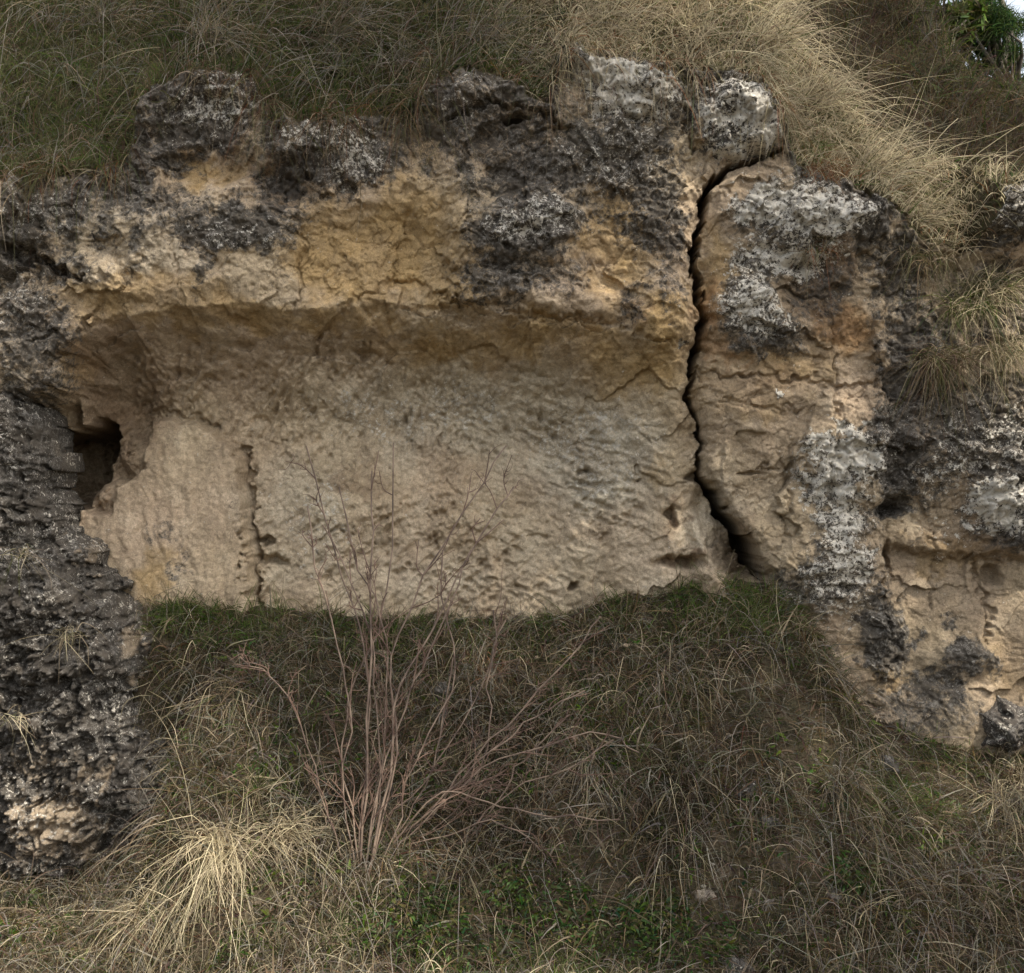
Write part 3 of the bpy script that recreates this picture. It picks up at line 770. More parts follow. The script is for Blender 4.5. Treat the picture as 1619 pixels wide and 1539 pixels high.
c2 = np.where((RNG.uniform(size=len(sel)) < sunny[sel])[:, None], palette(len(sel), [STRAW, BUFF], [.7, .3]), palette(len(sel), [GREYB, BUFF * .9, OLIVE * 1.2, BROWN], [.36, .14, .34, .16]))
parts.append(ribbons(R[sel], D2, RNG.uniform(.18, .55, len(sel)), RNG.uniform(.0028, .0055, len(sel)), RNG.uniform(.3, 1.0, len(sel)), c2, 7))
# a fringe hanging over the rock rim
R, a, b = on_cliff(190000); ab = np.interp(a, RIM[:, 0], RIM[:, 1]) - b
k = (ab > -30) & (ab < 42) & (b < 420) & (a > -80) & (a < 1320); R, a, b = R[k], a[k], b[k]; n = len(R)
k = RNG.uniform(size=n) < np.clip(.38 + 1.7 * fbm(R[:, 0] * 3.2, R[:, 2], 3, 931), .02, 1) * sst(-30, 10, ab[:] if len(ab) == n else np.interp(a, RIM[:, 0], RIM[:, 1]) - b); R, a, b = R[k], a[k], b[k]; n = len(R)
lit = RNG.uniform(size=n) < sst(840, 900, a)  # rim blades on the sunlit side also painted paler
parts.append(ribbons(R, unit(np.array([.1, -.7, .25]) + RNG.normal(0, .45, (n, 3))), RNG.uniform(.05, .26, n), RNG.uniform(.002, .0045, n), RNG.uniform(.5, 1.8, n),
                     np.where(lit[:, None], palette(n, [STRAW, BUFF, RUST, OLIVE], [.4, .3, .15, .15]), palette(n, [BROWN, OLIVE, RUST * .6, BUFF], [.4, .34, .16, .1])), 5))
tag(blade_obj("bank_grass", parts), "matted olive and straw grass covering the bank above the cliff", "grass", kind="stuff")

# far bank brush, its palette darkened in place of shade
n = 90000
x = RNG.uniform(.7, 6.5, n); z = RNG.uniform(2.6, 7.4, n); y = far_y(x, z); a, b = proj(x, y, z)
keep = (b > np.interp(a, RIDGE[:, 0], RIDGE[:, 1])) & (a > 1100) & (a < 1720) & (b < 520)
R = np.stack([x, y, z], -1)[keep]; n = len(R)
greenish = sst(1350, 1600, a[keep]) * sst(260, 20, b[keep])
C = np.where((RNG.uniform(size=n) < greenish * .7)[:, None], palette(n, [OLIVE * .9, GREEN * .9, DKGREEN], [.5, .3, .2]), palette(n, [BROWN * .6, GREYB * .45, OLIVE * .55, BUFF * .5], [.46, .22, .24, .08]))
D = unit(np.array([.1, -.5, .8]) + RNG.normal(0, .5, (n, 3)))
tag(blade_obj("brush_cover", [ribbons(R, D, RNG.uniform(.10, .42, n), RNG.uniform(.003, .007, n), RNG.uniform(.1, .7, n), C, 4)]), "brown brush, darkened for shade, covering the far bank behind the crest", "brush", kind="stuff")


# lower slope
def on_ground(n, x0=-2.7, x1=2.75, y0=-1.6, y1=.5):
    x = RNG.uniform(x0, x1, n); y = RNG.uniform(y0, y1, n); yt = np.interp(x, TW[:, 0], TW[:, 1])
    z = ground_z(x, y); a, b = proj(x, y, z)
    return np.stack([x, y, z], -1)[y < yt], a[y < yt], b[y < yt]


R, a, b = on_ground(200000)
k = (b < 1620) & (a > -60) & (a < 1690) & ~((a < 215) & (b < 1340))
R, a, b = R[k], a[k], b[k]; n = len(R)
dens = fbm(R[:, 0] * 2.1, R[:, 1] * 2.6, 4, 911)
k = RNG.uniform(size=n) < np.clip(.60 + dens * 1.9, .06, 1)
R, a, b, dens = R[k], a[k], b[k], dens[k]; n = len(R)
gz = blobs(a, b, [(1130, 960, 170, 55, 1.0), (300, 985, 120, 40, .8), (520, 990, 160, 30, .55), (1470, 1230, 110, 70, 1.0), (850, 1500, 240, 70, .8), (450, 1130, 140, 90, .3), (950, 1130, 120, 100, .35), (1250, 1400, 160, 60, .35), (560, 1460, 60, 60, .7), (330, 1480, 160, 50, .35), (650, 1480, 90, 60, .7), (1040, 1450, 50, 40, .8)]) + .25 * fbm(R[:, 0] * 3, R[:, 1] * 3, 3, 921)
C = palette(n, [BROWN * .75, BUFF * .7, GREYB * .65, OLIVE * .75, DKGREEN * .9, RUST * .5], [.34, .11, .15, .23, .12, .05])
pt = fbm(R[:, 0] * 1.6 + 3, R[:, 1] * 2.2, 3, 925)
C = C * np.clip(.9 + .9 * pt, .4, 1.6)[:, None]
g = RNG.uniform(size=n) < gz
C[g] = palette(int(g.sum()), [GREEN * 1.25, OLIVE * 1.25, DKGREEN], [.4, .38, .22])
sunp = blobs(a, b, [(330, 1480, 330, 120, .8), (60, 1480, 150, 80, .8), (560, 1490, 80, 60, .8)])  # sun patches at lower left, put into the blade colour
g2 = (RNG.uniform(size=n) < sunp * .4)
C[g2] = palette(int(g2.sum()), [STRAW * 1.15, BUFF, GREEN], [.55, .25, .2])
D = unit(np.array([.05, -.45, .75]) + RNG.normal(0, .55, (n, 3)))
Ln = RNG.uniform(.035, .12, n)
parts = [ribbons(R, D, Ln, RNG.uniform(.002, .005, n), RNG.uniform(.1, .9, n), C, 3)]
sel = RNG.choice(n, 12000, replace=False)
sel = sel[~((gz[sel] > .5) & (RNG.uniform(size=len(sel)) < .7))]
D2 = unit(np.array([.1, -.55, .7]) + RNG.normal(0, .6, (len(sel), 3)))
parts.append(ribbons(R[sel], D2, RNG.uniform(.14, .46, len(sel)), RNG.uniform(.0022, .0045, len(sel)), RNG.uniform(.3, 1.3, len(sel)), palette(len(sel), [BUFF * .9, GREYB * .95, BROWN, STRAW, OLIVE], [.24, .38, .23, .06, .09]), 7))
# dead thatch lying on the slope
R3, a3, b3 = on_ground(90000); k = (b3 < 1620) & (a3 > -60) & (a3 < 1690) & ~((a3 < 200) & (b3 < 1340)); R3 = R3[k] + np.array([0, 0, .012]); n3_ = len(R3)
D3 = unit(RNG.normal(size=(n3_, 3)) * np.array([1, .8, .45]) + np.array([0, -.25, 0]))
parts.append(ribbons(R3, D3, RNG.uniform(.03, .10, n3_), RNG.uniform(.002, .0055, n3_), RNG.uniform(0, .5, n3_), palette(n3_, [BROWN * .7, BUFF * .75, GREYB * .65, BROWN * .4, OLIVE * .6], [.35, .15, .15, .2, .15]), 3))
# green fringe along the foot of the wall
xf = RNG.uniform(TW[1, 0], 2.6, 9000); yf = np.interp(xf, TW[:, 0], TW[:, 1]) - np.abs(RNG.normal(0, .09, 9000)); Rf = np.stack([xf, yf, ground_z(xf, yf) - .01], -1)
af, bf = proj(xf, yf, Rf[:, 2]); k = (RNG.uniform(size=9000) < np.clip(.30 + 2.2 * fbm(xf * 4, yf * 4, 3, 951), .02, 1) * sst(1330, 1240, af)); Rf = Rf[k]; nf = len(Rf)
parts.append(ribbons(Rf, unit(np.array([0, -.3, .9]) + RNG.normal(0, .4, (nf, 3))), RNG.uniform(.05, .17, nf), RNG.uniform(.002, .005, nf), RNG.uniform(.1, .8, nf), palette(nf, [GREEN * 1.3, OLIVE * 1.3, DKGREEN, BROWN], [.35, .35, .12, .18]), 4))
# separate tufts standing along the foot of the wall
for _ in range(46):
    xc = RNG.uniform(-2.0, 1.45); yc = np.interp(xc, TW[:, 0], TW[:, 1]) - RNG.uniform(.0, .22); nb = int(RNG.integers(25, 80))
    xt = xc + RNG.normal(0, .035, nb); yt_ = yc + RNG.normal(0, .03, nb)
    parts.append(ribbons(np.stack([xt, yt_, ground_z(xt, yt_) - .01], -1), unit(np.array([RNG.normal(0, .2), -.3, .9]) + RNG.normal(0, .33, (nb, 3))), RNG.uniform(.07, .24, nb), RNG.uniform(.0018, .0045, nb), RNG.uniform(.1, .9, nb),
                         palette(nb, *[([GREEN * 1.3, OLIVE * 1.3, DKGREEN], [.4, .4, .2]), ([BUFF, GREYB, BROWN], [.4, .3, .3])][int(RNG.uniform() < .4)]), 5))
# broad dead straws and small weed leaves among the blades
R4, a4, b4 = on_ground(9000); k = (b4 < 1620) & (a4 > -60) & (a4 < 1690) & ~((a4 < 230) & (b4 < 1340)); R4 = R4[k]; n4 = len(R4)
parts.append(ribbons(R4, unit(RNG.normal(size=(n4, 3)) * np.array([1, .7, .7]) + np.array([0, -.3, .35])), RNG.uniform(.05, .22, n4), RNG.uniform(.005, .011, n4), RNG.uniform(.1, .9, n4), palette(n4, [BUFF, GREYB, BROWN, BROWN * .6], [.25, .25, .3, .2]), 4))
R5, a5, b5 = on_ground(26000); k = (b5 < 1620) & (a5 > -60) & (a5 < 1690) & ~((a5 < 230) & (b5 < 1340)) & (fbm(R5[:, 0] * 3.3, R5[:, 1] * 4, 3, 961) > .16); R5 = R5[k] + np.array([0, -.01, .02]); n5 = len(R5)
parts.append(ribbons(R5, unit(RNG.normal(size=(n5, 3)) + np.array([0, -.6, .5])), RNG.uniform(.015, .045, n5), RNG.uniform(.008, .018, n5), RNG.uniform(.1, .6, n5), palette(n5, [GREEN, DKGREEN, OLIVE, GREEN * 1.4], [.35, .3, .2, .15]), 3))
tag(blade_obj("slope_grass", parts), "tangled brown and green grass covering the slope below the niche", "grass", kind="stuff")


# ------------------------------------------------------------------ tussocks
def tussock(a, b, y, nb, L0, L1, bias, spread, droop, cols, wts, label, r=.07, width=(.0022, .0045), group="grass tussocks"):
    c = W(a, b, y)
    th = RNG.uniform(0, 2 * math.pi, nb); rr = r * np.sqrt(RNG.uniform(size=nb))
    R = np.stack([c[0] + rr * np.cos(th), c[1] + rr * np.sin(th) * .6, c[2] + rr * np.sin(th) * .5 - .01], -1)
    D = unit(np.array(bias)[None] + RNG.normal(0, spread * 1.25, (nb, 3)))
    v, f, cc = ribbons(R - c, D, RNG.uniform(L0, L1, nb), RNG.uniform(*width, nb), RNG.uniform(droop * .4, droop * 1.5, nb), palette(nb, cols, wts), 8, wob=.22, kink=.6)
    o = mesh_np("grass_tussock", v, f, {"col": cc}, M_BLADE, None, False)
    o.location = c
    return tag(o, label, "tussock", group)


def gyd(a, b):
    """depth of the slope seen at a photo pixel"""
    yy = np.linspace(-1.6, .5, 400); p = W(a, b, yy)
    d = p[2] - ground_z(p[0], yy); i = np.where(d <= 0)[0]
    return float(yy[i[0]]) if len(i) else -.2


SUNC, SUNW = [STRAW, BUFF, STRAW * 1.25, OLIVE, BROWN], [.36, .22, .22, .12, .08]  # sunlit look put into the colour: straw brightened
DULL, DULW = [BUFF, GREYB, BROWN, OLIVE], [.3, .3, .2, .2]
for a, b, nb, L0, L1, bias, spread, droop, lab in [
        (1205, 70, 170, .15, .55, (.45, -.2, .8), .5, .4, "tall pale sunlit tussock on the crest above the rounded boulder"),
        (1290, 165, 180, .14, .58, (.7, -.2, .6), .42, .4, "pale tussock arching right beside the rounded boulder"),
        (1370, 270, 190, .14, .56, (.75, -.2, .6), .42, .3, "straw tussock spraying right below the crest, lower one of the pair"),
        (1440, 345, 130, .1, .34, (.7, -.3, .45), .35, .6, "drooping straw tuft at the end of the sunlit shoulder"),
        (1080, 40, 180, .12, .36, (.1, -.3, .7), .5, .7, "matted pale tussock on the bank above the white-flecked boulder"),
        (950, 40, 200, .12, .32, (0, -.3, .7), .5, .7, "short straw tuft at the left end of the sunlit grass")]:
    tussock(a, b, cy(a, b) - .02, nb, L0, L1, bias, spread, droop, SUNC, SUNW, lab, r=.10)
for a, b, nb, L0, L1, bias, spread, droop, lab in [
        (520, 60, 260, .3, .65, (.7, -.3, .45), .32, .7, "long dull tussock bending right over the middle of the shaded bank"),
        (640, 95, 260, .25, .6, (.6, -.4, .2), .35, .8, "wispy grey-green tussock hanging over the ledge left of the sunlit grass"),
        (330, 60, 240, .2, .5, (.3, -.3, .6), .4, .7, "shaggy olive tussock above the dark knob on the left"),
        (150, 40, 240, .2, .5, (.4, -.3, .6), .4, .7, "olive tussock in the upper left corner of the bank"),
        (760, 60, 260, .18, .42, (.3, -.4, .5), .4, .8, "brown-olive tussock at the shadow edge of the bank")]:
    tussock(a, b, cy(a, b) - .02, nb, L0, L1, bias, spread, droop, DULL, DULW, lab, r=.09)
for a, b, nb, L0, L1, bias, spread, droop, cols, wt, lab in [
        (1565, 450, 700, .08, .26, (.0, -.45, .45), .55, .7, [STRAW, OLIVE, BUFF, GREEN], [.4, .22, .28, .1], "thick yellowish tussock hanging on the rock at the right edge"),
        (1490, 560, 420, .10, .28, (-.1, -.5, .1), .45, 1.0, [BROWN, OLIVE, BUFF], [.5, .3, .2], "brown matted tuft between the buttress and the yellowish tussock"),
        (1530, 480, 420, .08, .24, (-.1, -.45, .4), .5, .8, [STRAW, OLIVE, BUFF, GREEN], [.3, .3, .2, .2], "green-yellow tussock left of the thick yellowish one"),
        (1460, 400, 240, .08, .22, (-.1, -.45, .3), .45, .9, [OLIVE, BUFF, BROWN], [.4, .3, .3], "short olive tuft under the end of the sunlit shoulder"),
        (1590, 545, 320, .1, .24, (.0, -.45, .1), .5, .9, [STRAW, OLIVE, BUFF], [.4, .3, .3], "smaller straw tuft hanging just under the thick yellowish one"),
        (1290, 385, 160, .06, .16, (0, -.4, .5), .5, .7, [RUST, BUFF, OLIVE], [.4, .4, .2], "small reddish tuft on the lichened shoulder right of the crack"),
        (1270, 235, 300, .05, .15, (.1, -.4, .6), .5, .6, [GREEN * 1.5, OLIVE * 1.6, RUST], [.4, .4, .2], "low bright green tuft beside the rounded boulder"),
        (1300, 270, 240, .05, .13, (.1, -.4, .5), .5, .7, [RUST, BUFF], [.7, .3], "rusty red tuft just below the bright green one")]:
    tussock(a, b, cy(a, b) - .02, nb, L0, L1, bias, spread, droop, cols, wt, lab, r=.12)
for a, b, nb, L0, L1, bias, spread, droop, cols, wt, lab, r in [
        (340, 1330, 420, .2, .56, (.3, -.6, .2), .42, .95, [STRAW * 1.2, STRAW, BUFF], [.5, .35, .15], "big pale sunlit tussock sprawling beside the dark outcrop", .10),  # straw brightened here to paint the sun patch
        (445, 1315, 320, .15, .36, (.4, -.5, .4), .5, .7, [STRAW * 1.2, STRAW, BUFF], [.5, .3, .2], "bristly straw tuft just right of the big sunlit tussock", .08),
        (405, 1255, 120, .12, .28, (.0, -.3, .8), .4, .5, [STRAW, OLIVE, GREEN], [.4, .3, .3], "thin upright tuft above the big sunlit tussock", .05),
        (250, 1440, 360, .1, .3, (-.1, -.5, .5), .5, .9, SUNC, SUNW, "trampled straw tuft at the foot of the dark outcrop", .12),
        (60, 1480, 300, .08, .22, (.0, -.5, .6), .5, .7, [BUFF, RUST, GREEN, STRAW], [.3, .2, .2, .3], "mixed reddish tuft in the bottom left corner", .14),
        (540, 1475, 300, .08, .22, (.1, -.4, .7), .5, .6, [STRAW, GREEN, BUFF], [.4, .3, .3], "light green and straw tuft at the foot of the shrub", .09),
        (1600, 1270, 420, .2, .45, (-.35, -.5, .0), .4, .9, [BUFF, STRAW, GREYB], [.4, .3, .3], "pale tussock hanging at the lower right edge", .09),
        (1615, 1235, 160, .15, .3, (-.3, -.4, .4), .4, .6, SUNC, SUNW, "bright straw tuft at the right edge over the pale tussock", .05),
        (300, 975, 200, .08, .22, (.1, -.4, .8), .4, .5, [GREEN, OLIVE, DKGREEN], [.4, .4, .2], "green tuft at the foot of the upright slab", .16),
        (940, 1200, 200, .15, .35, (.2, -.4, .0), .4, 1.2, [GREYB, BUFF], [.5, .5], "bleached drooping tuft at the right end of the tangled stems", .05),
        (1070, 1060, 300, .15, .35, (.3, -.45, .35), .45, .9, DULL, DULW, "dull tussock on the slope below the green patch", .12),
        (790, 1060, 200, .15, .35, (-.1, -.4, .5), .45, .8, [BROWN, RUST, GREYB], [.5, .2, .3], "brown tussock behind the leaning stems", .10),
        (350, 1100, 260, .15, .4, (.4, -.45, .4), .4, .9, DULL, DULW, "grey-brown tussock right of the dark outcrop's ledge", .10),
        (1330, 1230, 220, .12, .32, (.1, -.4, .4), .45, .9, DULL, DULW, "dull tussock in the hollow left of the yellow-green patch", .10)]:
    tussock(a, b, gyd(a, b), nb, L0, L1, bias, spread, droop, cols, wt, lab, r=r)


def outc(a, b):
    return -.38


for a, b, nb, bias, lab in [(35, 870, 36, (.3, -.7, .2), "sparse straw stalks on the face of the dark outcrop"), (110, 1000, 60, (.3, -.7, .5), "small buff tuft rooted in the middle of the dark outcrop"), (20, 1130, 26, (.8, -.5, .1), "few bleached stalks lying across the lower dark outcrop")]:
    tussock(a, b, -.36, nb, .05, .19, bias, .45, .8, [STRAW, BUFF, OLIVE], [.4, .4, .2], lab, r=.05)


# ------------------------------------------------------------------ bare shrubs
def tube(pts, rad, sides=6):
    P = np.array(pts, float); n = len(P)
    T = unit(np.gradient(P, axis=0)); ref = np.array([0.3, -.9, .1])
    A = unit(np.cross(T, ref)); B = np.cross(T, A)
    th = np.linspace(0, 2 * math.pi, sides, endpoint=False)
    rad = np.broadcast_to(rad, n)
    v = P[:, None] + (A[:, None] * np.cos(th)[None, :, None] + B[:, None] * np.sin(th)[None, :, None]) * rad[:, None, None]
    i = np.arange(n - 1)[:, None] * sides; j = np.arange(sides)[None]; j2 = (j + 1) % sides
    f = np.stack([i + j, i + j2, i + sides + j2, i + sides + j], -1).reshape(-1, 4)
    return v.reshape(-1, 3), f


def spline(pts, n):
    P = np.array(pts, float); m = len(P)
    if m == 2:
        t = np.linspace(0, 1, n)[:, None]; return P[0] * (1 - t) + P[1] * t
    Q = np.concatenate([[2 * P[0] - P[1]], P, [2 * P[-1] - P[-2]]])
    out = []
    for t in np.linspace(0, m - 1 - 1e-6, n):
        i = int(t); f = t - i; p0, p1, p2, p3 = Q[i:i + 4]
        out.append(.5 * ((2 * p1) + (-p0 + p2) * f + (2 * p0 - 5 * p1 + 4 * p2 - p3) * f * f + (-p0 + 3 * p1 - 3 * p2 + p3) * f ** 3))
    return np.array(out)


def grow(path, r0, r1, ntw, tw_len, lift=(0, 0, .3), spread=.6):
    """a stem with its side twigs; returns stem geometry and twig geometry"""
    S = spline(path, 16); S[1:-1] += RNG.normal(0, .007, (14, 3))
    stem = tube(S, np.linspace(r0, r1, 16))
    tw = []
    for _ in range(ntw):
        i = RNG.integers(2, 15); p = S[i]; d = unit(unit(S[min(i + 1, 15)] - S[i - 1]) * .8 + RNG.normal(0, spread, 3) * np.array([1, .5, 1]) + np.array(lift))
        L = tw_len * RNG.uniform(.35, 1.0) * (1 - i / 22)
        q = spline([p, p + d * L * .5 + RNG.normal(0, .012, 3), p + d * L + RNG.normal(0, .03, 3)], 7)
        rr = max(r1 * .9, .0026); tw.append([tube(q, np.linspace(rr, .0015, 7), 4)])
        for _ in range(RNG.integers(2, 6)):
            e = q[RNG.integers(2, 6)]; d2 = unit(d + RNG.normal(0, .5, 3)); l2 = L * RNG.uniform(.2, .5)
            tw[-1].append(tube(spline([e, e + d2 * l2 * .5 + RNG.normal(0, .008, 3), e + d2 * l2], 5), np.linspace(.0017, .0009, 5), 4))
    return stem, tw


def cat(lst):
    off = 0; vs, fs = [], []
    for v, f in lst: vs.append(v); fs.append(f + off); off += len(v)
    return np.concatenate(vs), np.concatenate(fs)


def shrub(name, root_px, y0, stems, label, ntw=7):
    c = W(*root_px, y0); e = empty(name, c)
    for path, yend, r0, nt, tl, lift in stems:
        m = len(path)
        pts = [W(a, b, y0 + (yend - y0) * i / (m - 1)) - c for i, (a, b) in enumerate(path)]
        (v, f), tw = grow(pts, r0 * .5, .0034, 9, tl * 1.3, lift)
        st = mesh_np("stem", v, f, None, M_TWIG, e)
        for t_ in tw:
            v, f = cat(t_); mesh_np("twig", v, f, None, M_REDTWIG, st)
    return tag(e, label, "shrub", "bare shrubs")


y_s = gyd(572, 1400)
up = (0, .05, .6)
shrub("bare_shrub", (572, 1400), y_s, [
    ([(570, 1405), (578, 1250), (584, 1080), (586, 940), (590, 840), (588, 745)], y_s + .45, .012, 9, .34, up),
    ([(560, 1400), (572, 1290), (580, 1160), (578, 1040), (560, 960), (520, 840), (484, 705)], y_s + .5, .010, 9, .32, up),
    ([(575, 1400), (590, 1300), (606, 1180), (612, 1060), (604, 980), (560, 880), (536, 770)], y_s + .45, .009, 8, .3, up),
    ([(580, 1400), (600, 1300), (622, 1180), (628, 1100), (660, 1040), (690, 985), (730, 900), (790, 800), (812, 770)], y_s + .4, .012, 10, .36, up),
    ([(580, 1395), (605, 1290), (630, 1180), (618, 1060), (640, 980), (690, 880), (760, 770), (800, 705)], y_s + .5, .010, 10, .34, up),
    ([(570, 1400), (560, 1300), (540, 1180), (560, 1080), (596, 1000), (616, 900), (622, 700)], y_s + .5, .008, 7, .28, up),
    ([(575, 1398), (596, 1250), (640, 1120), (666, 1060), (712, 950), (745, 870)], y_s + .3, .008, 8, .28, up),
    ([(565, 1400), (545, 1250), (552, 1120), (530, 1020), (500, 900), (486, 800)], y_s + .3, .007, 7, .28, up),
    ([(572, 1402), (590, 1340), (600, 1220), (594, 1100), (588, 1010), (545, 900), (510, 830)], y_s + .35, .007, 7, .28, up),
    ([(580, 1400), (630, 1310), (640, 1240), (690, 1140), (720, 1060), (700, 960), (700, 870)], y_s + .35, .007, 7, .26, up),
    ([(565, 1400), (520, 1300), (480, 1160), (440, 1080), (380, 1040)], y_s + .2, .006, 6, .22, up),
], "tall bare reddish shrub with thin upright stems in front of the niche")
y_s2 = gyd(612, 1345)
sw = (.35, 0, .15)
shrub("bare_shrub", (612, 1345), y_s2, [
    ([(610, 1350), (680, 1290), (750, 1200), (830, 1120), (900, 1040), (950, 975)], y_s2 + .3, .010, 10, .3, sw),
    ([(612, 1345), (700, 1260), (790, 1180), (850, 1130), (925, 1092)], y_s2 + .2, .009, 10, .28, sw),
    ([(615, 1345), (690, 1280), (760, 1215), (860, 1180), (960, 1160), (1010, 1190)], y_s2 + .05, .008, 10, .28, sw),
    ([(612, 1348), (690, 1255), (760, 1262), (850, 1290), (980, 1296)], y_s2 - .05, .008, 9, .26, sw),
    ([(612, 1348), (700, 1320), (790, 1300), (850, 1340), (875, 1400)], y_s2 - .1, .006, 8, .24, (.3, 0, -.2)),
    ([(612, 1345), (660, 1330), (740, 1260), (775, 1150), (772, 1060), (800, 980)], y_s2 + .3, .008, 9, .26, sw),
    ([(612, 1345), (650, 1280), (720, 1160), (780, 1040), (780, 965)], y_s2 + .35, .007, 8, .24, sw),
    ([(610, 1350), (670, 1360), (740, 1330), (800, 1250), (826, 1200), (900, 1130)], y_s2 + .1, .007, 9, .26, sw),
    ([(610, 1350), (680, 1370), (760, 1390), (790, 1440)], y_s2 - .12, .005, 7, .2, (.2, 0, -.3)),
    ([(612, 1345), (640, 1350), (720, 1340), (800, 1250), (900, 1215), (970, 1170)], y_s2 + .05, .006, 9, .26, sw),
    ([(612, 1345), (600, 1310), (680, 1230), (700, 1130), (716, 1040)], y_s2 + .2, .006, 8, .22, sw),
], "low sprawling bare shrub of tangled stems leaning right from the tall one")


# ------------------------------------------------------------------ leafy plants at the bottom
def leafy(a, b, r, nl, cols, label, leaf=.05):
    r = r * 1.5; leaf = leaf * .62; nl = int(nl * 2.4)
    y = gyd(a, b); c = W(a, b, y); c[2] += .02
    th = RNG.uniform(0, 2 * math.pi, nl); rr = r * np.sqrt(RNG.uniform(size=nl))
    R = np.stack([rr * np.cos(th), rr * np.sin(th) * .7, rr * np.sin(th) * .45 + RNG.uniform(0, .07, nl)], -1)
    D = unit(np.stack([np.cos(th), np.sin(th) * .6 - .5, RNG.uniform(.2, 1.0, nl)], -1) + RNG.normal(0, .4, (nl, 3)))
    v, f, cc = ribbons(R, D, RNG.uniform(.5, 1.3, nl) * leaf, RNG.uniform(.25, .5, nl) * leaf, RNG.uniform(.2, .8, nl), palette(nl, cols, [1] * len(cols)), 4)
    o = mesh_np("leafy_plant", v, f, {"col": cc}, M_LEAF); o.location = c
    return tag(o, label, "plant", "leafy green plants")


LG = [np.array([.055, .09, .028]), np.array([.042, .068, .022]), np.array([.08, .115, .038]), np.array([.09, .09, .035]), np.array([.12, .1, .05])]
for a, b, r, nl, lab in [(650, 1465, .16, 320, "bright leafy clump at the foot of the bare shrubs"), (730, 1510, .16, 260, "broad dark green clump on the bottom edge right of the shrubs"), (1035, 1468, .10, 200, "vivid green herb on the lower slope, middle of the bottom"), (1348, 1402, .07, 140, "single deep green herb on the lower right slope"),
                         (850, 1430, .14, 220, "low green clump midway between the shrub and the vivid herb"), (1085, 1500, .14, 200, "low green clump just below the vivid herb"), (960, 1490, .12, 160, "bluish small-leaved clump left of the vivid herb")]:
    leafy(a, b, r, nl, LG, lab)


# ------------------------------------------------------------------ loose stones
def stone(a, b, r, label, group=None, flat=.7, y=None, dk=.5, wh=.5, col=(.30, .25, .19)):
    r *= .85
    y = gyd(a, b) if y is None else y
    c = W(a, b, y); bm = bmesh.new(); bmesh.ops.create_icosphere(bm, subdivisions=4 if r > .03 else 2, radius=1)
    v = np.array([q.co for q in bm.verts]); f = np.array([[l.index for l in p.verts] for p in bm.faces]); bm.free()
    sx = RNG.uniform(0, 50)
    h = fbm(v[:, 0] * 1.3 + v[:, 2] + sx, v[:, 1] * 1.3 - v[:, 2] * .7 + sx, 4, 88); fl = np.round((v @ RNG.normal(size=3)) * 1.4) * .06
    v = v * (1 + .45 * h + fl)[:, None] * np.array([1.15, .9, flat]) * r
    n = len(v); B = np.ones((n, 3)) * np.array(col) * RNG.uniform(.8, 1.1); Mk = np.tile(np.array([dk, wh, 0.]), (n, 1))
    o = mesh_np("stone", v, f, {"base": B, "masks": Mk}, M_ROCK); o.location = c + np.array([0, 0, -r * .4]); o.rotation_euler = (0, 0, RNG.uniform(0, 6))
    return tag(o, label, "stone", group)


for a, b, r, lab, dk, wh in [(1400, 1205, .085, "dark lichened stone at the left end of the yellow-green patch", .9, .5), (1185, 1240, .07, "pale-topped dark stone on the slope under the crack", .8, .6), (1215, 1295, .06, "dark stone beside a small burrow on the right slope", .95, .2),
                             (1170, 1515, .10, "grey stone pile cropped by the bottom edge", .8, .6), (1320, 1410, .05, "grey stone beside the single deep green herb", .6, .5), (1150, 1480, .04, "small pale stone above the grey pile at the bottom", .2, .7), (1110, 1410, .05, "buff flat stone on the middle of the lower slope", .1, .2), (855, 1285, .05, "dark bluish stone among the tangled stems", .9, .3), (700, 1085, .07, "bluish grey stone behind the upright stems", .85, .3)]:
    stone(a, b, r, lab, "stones on the slope", dk=dk + .1, wh=wh - .42)
for a, b in [(1128, 1365), (1112, 1400), (1040, 1200), (453, 1196), (1290, 1200), (1405, 1355), (1525, 1415), (1578, 1408), (870, 1262), (1155, 1160), (1300, 1350), (1230, 1160), (985, 1420), (1435, 1480), (1096, 1252)]:
    stone(a, b, RNG.uniform(.010, .018), "tiny pale pebble lying in the dry grass of the slope", "tiny pale pebbles", dk=0, wh=.4, col=(.42, .37, .3))

for _ in range(26):
    a = RNG.uniform(420, 1190); xw, yw = W(a, 960, .35)[0], 0
    yw = np.interp(xw, TW[:, 0], TW[:, 1]) - RNG.uniform(.05, .2); a2, b2 = proj(xw, yw, float(ground_z(np.array(xw), np.array(yw))))
    stone(a2, b2, RNG.uniform(.010, .026), "small tan rock chip fallen at the foot of the niche wall", "tan chips under the niche", dk=.1, wh=.1, col=(.40, .31, .21), y=float(yw) - .01)


# ------------------------------------------------------------------ trees
def leaf_cloud(centres, rad, per, size, cols, flat=.8, needle=False):
    R = []; 
    for c, r in zip(centres, rad):
        k = max(6, int(per * r * r)); d = unit(RNG.normal(size=(k, 3))) * (RNG.uniform(size=(k, 1)) ** .4) * r
        d[:, 2] *= flat; R.append(np.array(c) + d)
    R = np.concatenate(R); n = len(R)
    D = unit(RNG.normal(size=(n, 3)) + np.array([0, 0, .3]))
    return ribbons(R, D, RNG.uniform(.6, 1.4, n) * size, RNG.uniform(.6, 1.2, n) * size * (.08 if needle else .45), RNG.uniform(0, .4, n), palette(n, cols, [1] * len(cols)), 2)


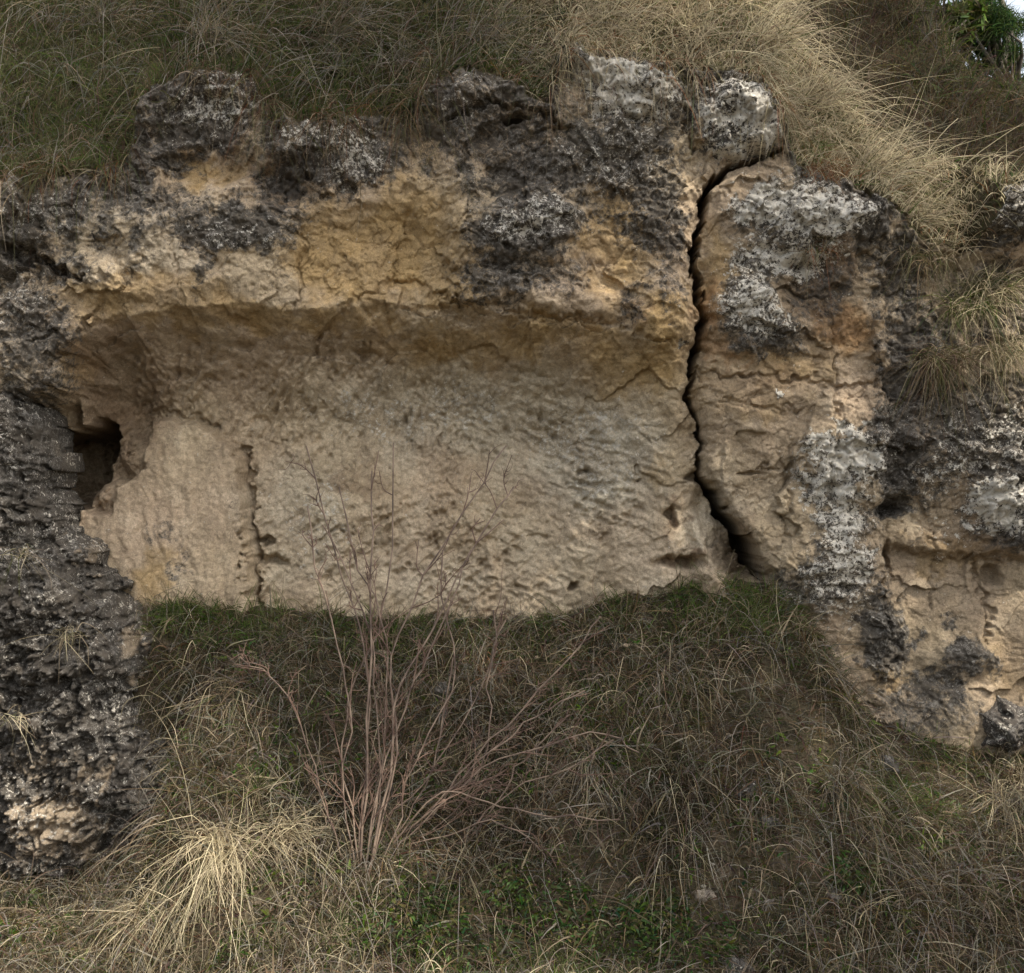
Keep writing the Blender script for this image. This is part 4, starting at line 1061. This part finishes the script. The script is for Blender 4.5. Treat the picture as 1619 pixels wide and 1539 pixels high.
def tree(name, base_p, top_h, lean, crown, per, size, cols, label, needle=False, tr=.14):
    e = empty(name, base_p)
    S = spline([(0, 0, -.2), (lean[0] * .3, lean[1] * .3, top_h * .4), (lean[0], lean[1], top_h)], 14); S[1:-1] += RNG.normal(0, .03, (12, 3))
    parts = [tube(S, np.linspace(tr, tr * .25, 14), 10)]
    cs, rs = [], []
    for crown_c, crown_r in [(cc_, cr_) for cc_, cr_, k_ in crown for _ in range(k_)]:
        d = unit(RNG.normal(size=3)) * (RNG.uniform() ** .45)
        c = np.array(crown_c) + d * np.array(crown_r); cs.append(c); rs.append(RNG.uniform(.18, .36) * min(crown_r))
        i = int(np.clip(np.argmin(np.abs(S[:, 2] - c[2] + .5)) + RNG.normal(0, 1), 5, 13)); p = S[i]
        parts.append(tube(spline([p, (p + c) / 2 + RNG.normal(0, .08, 3) + np.array([0, 0, -.05]), c], 6), np.linspace(tr * .28, tr * .05, 6), 5))
    v, f = cat(parts); mesh_np("trunk", v, f, None, M_TRUNK, e)
    v, f, c = leaf_cloud(cs, rs, per, size, cols, needle=needle); mesh_np("crown", v, f, {"col": c}, M_LEAF, e, False)
    return tag(e, label, "tree")


PINE = [np.array([.028, .05, .018]), np.array([.042, .07, .02]), np.array([.06, .092, .028])]
p = W(1600, 260, 6.0)
tree("pine_tree", p, 1.5, (-.1, 0), [((-.30, 0, 1.18), (.42, .4, .40), 44), ((.16, 0, .78), (.34, .3, .24), 16)], 30000, .075, PINE, "dark green pine with gaps of sky at the top right corner", needle=True, tr=.10)
p = W(1470, 120, 5.0)
tree("bushy_tree", p, 1.0, (.05, 0), [((-.05, 0, .48), (.55, .5, .34), 34)], 14000, .08, [OLIVE * .8, GREEN * .9, np.array([.1, .12, .04])], "olive green bushy tree rising over the far bank left of the pine", tr=.07)
# unseen tree added beside the viewer, crown shaped to shade the hollow
tree("shade_tree", (5.2, -5.6, .3), 13.0, (-1.6, 1.5), [((-1.3, 1.5, 10.2), (1.8, 1.4, 1.7), 46), ((-2.0, 1.5, 13.0), (1.4, 1.3, 1.5), 34), ((-.8, 1.5, 7.5), (1.8, 1.1, 1.2), 36), ((-.3, 1.4, 6.2), (1.4, .9, .8), 24), ((-2.6, 1.5, 10.3), (1.0, .9, 1.2), 30)], 330, .22, PINE, "tall unseen leafy tree added beside the viewer, crown shaped to shade the niche", tr=.2)
